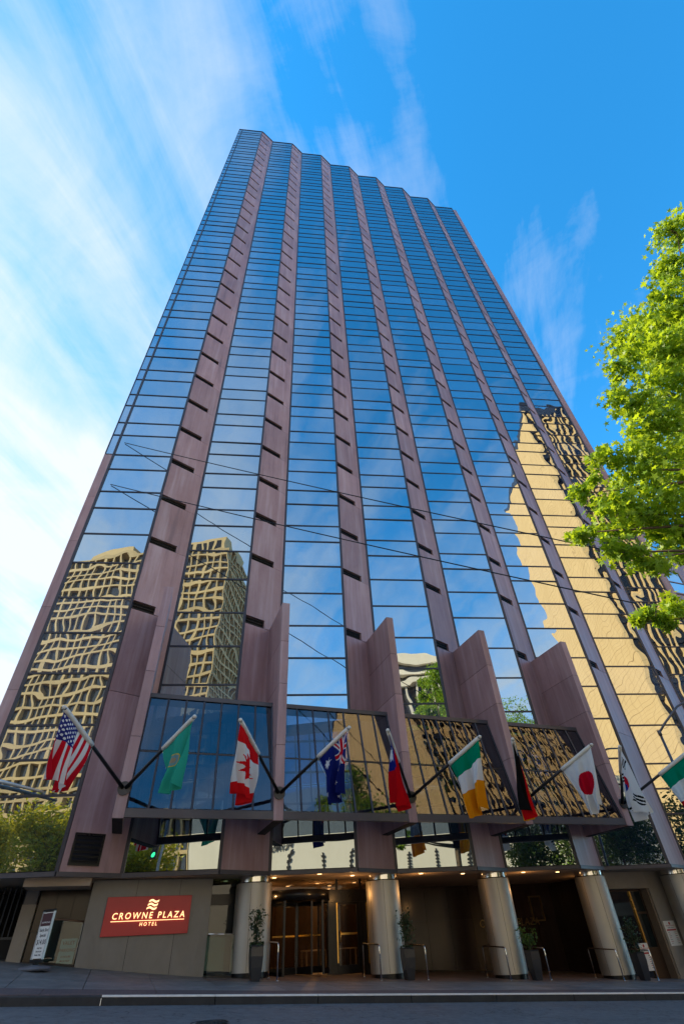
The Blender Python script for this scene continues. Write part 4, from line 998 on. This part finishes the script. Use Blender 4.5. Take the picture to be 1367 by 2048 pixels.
# grid-fronted concrete office tower: local x to the left from the near corner, y away from the hotel
gb = (-20.3, -90, -2); GT = empty('concrete_office_tower', gb, 'sandy concrete office tower with deep square window grid, mirrored at left', 'office tower')
F = local(gb, ANG+math.pi)
def grid_tower(F, parent, w, dp, h, bay, fl, cmat, gmat, o):
    mb = MB(); lbox(mb, F, .9, w-.9, .9, dp-.9, 0, h-.3); mb.build('core', gmat, parent)
    nx, ny, nz = int(w/bay), int(dp/bay), int(h/fl)
    for i in range(nx+1):
        mb = MB(); x = i*w/nx; a, b = max(0, x-.25), min(w, x+.25); lbox(mb, F, a, b, 0, 1.0, 0, h); mb.build('pier', cmat, parent, F(x, 0, 0))
    for i in range(1, ny+1):
        mb = MB(); y = i*dp/ny; lbox(mb, F, 0.01, 1.0, y-.25, y+.25, 0, h); mb.build('pier', cmat, parent, F(0, y, 0))
    for j in range(nz+1):
        z = j*h/nz; mb = MB(); lbox(mb, F, -.02, w+.02, -.02, .95, z-.38, z+.38); lbox(mb, F, -.021, .95, .95, dp, z-.38, z+.38); mb.build('spandrel', cmat, parent, F(0, 0, z))
grid_tower(F, GT, 62, 26, 102, 2.45, 3.2, CONC, FARGL, None)
mb = MB(); lbox(mb, F, 3, 26, 3, 20, 102, 110); lbox(mb, F, 36, 50, 4, 20, 102, 107.5); mb.build('penthouse', CONC, GT)
mb = MB()
for i in range(8): lbox(mb, F, 4+i*2.8, 5.8+i*2.8, 2.9, 3.02, 105, 108.5)
mb.build('louvre', BRONZ, GT)
# buff tower: blank lit flank towards the left, piers and bronze glass towards the hotel
gb = (66, -30, -4); BT = empty('buff_tower', gb, 'very tall buff tower with blank flank and striped bronze front, mirrored at right', 'office tower')
F = local(gb, ANG)
mb = MB(); lbox(mb, F, 0, 44, -47, -.6, 0, 120); mb.build('core', BRONZ, BT)
for j in range(30):
    mb = MB(); lbox(mb, F, -.35, .02, -47.3, .02, j*4+.02, j*4+3.98); mb.build('flank_panel', GOLDW, BT, F(0, -20, j*4))
for i in range(30):
    mb = MB(); lbox(mb, F, i*1.5, i*1.5+.26, -.62, .05, 0, 120); mb.build('pier', GOLDW, BT, F(i*1.5, 0, 0))
mb = MB()
for j in range(30): lbox(mb, F, .5, 44, -.61, -.25, j*4+3.1, j*4+3.9)
mb.build('spandrel', BRONZ, BT); mb = MB(); lbox(mb, F, -.4, 44.2, -47.4, .1, 120, 122); mb.build('parapet', BRONZ, BT)
# white-topped block
gb = (43, -78, -4); WB = empty('white_office_block', gb, 'mid-rise office block with white cornice and slim white columns, mirrored near the centre', 'office block')
F = local(gb, ANG+math.pi); WHC = mat_concrete('white_precast', (.60, .56, .48), (.70, .66, .58), .3)
mb = MB(); lbox(mb, F, .8, 19.2, .8, 18, 0, 61); mb.build('core', FARGL, WB)
for i in range(9):
    mb = MB(); lbox(mb, F, i*2.4, i*2.4+.6, 0, 1, 0, 56); mb.build('column', WHC, WB, F(i*2.4, 0, 0))
for z_, h_ in ((55.5, 1.6), (58.2, .8), (61, 2.4)): mb = MB(); lbox(mb, F, -.4, 20, -.4, 18.5, z_, z_+h_); mb.build('cornice', WHC, WB)
# white church across the street
gb = SD(-14, -38.5, -2.8); CH = empty('church', gb, 'low white church wall with narrow cross-shaped openings, mirrored behind the entrance', 'church')
F = local(gb, ANG); CHW = mat_concrete('white_render', (.66, .62, .52), (.74, .70, .61), .25)
mb = MB(); lbox(mb, F, 0, 53, -14, 0, 0, 15.6); mb.build('wall', CHW, CH)
for i in range(13):
    x = 10.3+i*3.1; mb = MB(); lbox(mb, F, x-.07, x+.07, -.02, .06, 7.6, 9.8); mb.build('slit', DARK, CH, F(x, 0, 3))
    for j in range(6): mb = MB(); lbox(mb, F, x-.22, x+.22, -.02, .065, 7.75+j*.34, 7.9+j*.34); mb.build('slit', DARK, CH, F(x, 0, 4+j))
put_text('lettering', 'PLYMOUTH CHURCH', .62, F(10.25, .07, 10.0), CH, INK, (R(90), 0, ANG+math.pi), extr=.02, bold=.01, align='LEFT')
# unseen block at left, added and sized to keep the sun off the roadway
gb = (-56, 17, -3); NBK = empty('road_shade_block', gb, 'unseen brown block added at left to shade the roadway, outside the picture', 'office block')
F = local(gb, ANG+R(90)); BRW = mat_concrete('brown_brick', (.16, .10, .075), (.22, .145, .11), .3)
mb = MB(); lbox(mb, F, 6, 40, 0, 26, 0, 57); mb.build('wall', BRW, NBK)
for j in range(12):
    mb = MB(); lbox(mb, F, 7, 39, -.06, .02, 2.5+j*4, 4.6+j*4); mb.build('window_band', FARGL, NBK, F(0, 0, j*4))
gb = SD(60, -60, -8); DB = empty('sky_screen_block', gb, 'unseen brown block added at right to screen the low sky, outside the picture', 'office block'); F = local(gb, ANG)  # added out of view to keep bright low sky out of the column reflections
mb = MB(); lbox(mb, F, 0, 36, 0, 37, 0, 24); mb.build('wall', BRW, DB)
for j in range(4):
    mb = MB(); lbox(mb, F, -.05, .02, 1, 36, 4+j*4, 6.2+j*4); lbox(mb, F, 1, 35, 36.98, 37.05, 4+j*4, 6.2+j*4); mb.build('window_band', FARGL, DB, F(0, 0, j*4))
gb = SD(60, 1, -8); DC = empty('sky_screen_tower', gb, 'unseen grey block added beyond the granite wing to screen the low sky, outside the picture', 'office block'); F = local(gb, ANG)  # second unseen mass, added to cover the low sky mirrored in the columns
mb = MB(); lbox(mb, F, 0, 30, 0, 30, 0, 30); mb.build('wall', mat_concrete('grey_block', (.22, .21, .20), (.3, .29, .27), .3), DC)
for j in range(6):
    mb = MB(); lbox(mb, F, 1, 29, -.05, .02, 6+j*4, 8.2+j*4); lbox(mb, F, -.05, .02, 1, 29, 6+j*4, 8.2+j*4); mb.build('window_band', FARGL, DC, F(0, 0, j*4))
# street trees opposite
for i, (s, d, hh, rr, lab) in enumerate([(-16.5, -20, 8.8, 3.4, 'yellow-green street tree mirrored at the lower left'), (-9.8, -20, 7.4, 2.9, 'smaller street tree mirrored just above the red sign'), (-21.8, -20, 9.2, 3.4, 'street tree mirrored at the far left edge'), (24.5, -34, 24.5, 4.2, 'tall light green tree mirrored in the middle of the facade'),
        (19.5, -19.5, 10.5, 3.2, 'dark green street tree mirrored over the third column'), (26, -19.5, 11.5, 3.4, 'dark green street tree mirrored over the fourth column'), (33, -19.5, 12, 3.6, 'dark green street tree mirrored over the side doorway')]):
    q = SD(s, d, 0); base = (q.x, q.y, zopp(s, d)+ZO-(.0 if d > -24 else .3)); rng = random.Random(40+i); bl = []
    for k in range(14 if hh < 15 else 14):
        a = rng.uniform(0, 6.28); t = rng.uniform(.36, .86) if hh < 15 else rng.uniform(.25, .93); r_ = rr*(1-abs(t-.62)*1.1)*rng.uniform(.3, .7); bl.append((math.cos(a)*r_, math.sin(a)*r_, hh*t, rr*rng.uniform(.42, .62)*(1 if t < .8 else .8)))
    tree('street_tree', base, hh, bl, 9500 if hh < 15 else 8000, .28, LEAFG if hh > 15 else LEAFY if i < 4 else LEAFK, lab+' across the street', rng, False, .14, 'street trees across the road')
# traffic signal across the street, mirrored above the sign
ts = SD(-6.4, -15.9, 0); zb = zopp(-6.4, -15.9)+ZO; TS = empty('traffic_signal', (ts.x, ts.y, zb), 'traffic signal showing green on a pale pole across the street', 'traffic signal')
mb = MB(); mb.tube([(ts.x, ts.y, zb), (ts.x, ts.y, zb+8.5)], [.11, .07], 12); mb.build('pole', simple('pale_pole', (.5, .5, .47), .5), TS)
mb = MB(); F = local((ts.x-.4, ts.y+.1, zb+5.0), ANG); lbox(mb, F, -.18, .18, -.15, .15, 0, 1.05); mb.build('housing', BLACK, TS)
for i, (c_, st) in enumerate((((.05, .9, .35), 1.3), ((.08, .05, .01), 0), ((.10, .01, .01), 0))):
    mb = MB(); p = F(0, .15, .18+i*.34); d = F(0, 1, 0)-F(0, 0, 0); mb.tube([p, p+d*.02], .12, 14); mb.build('lens', emis('signal_green', c_, st) if st else simple('signal_lens', c_, .4), TS)
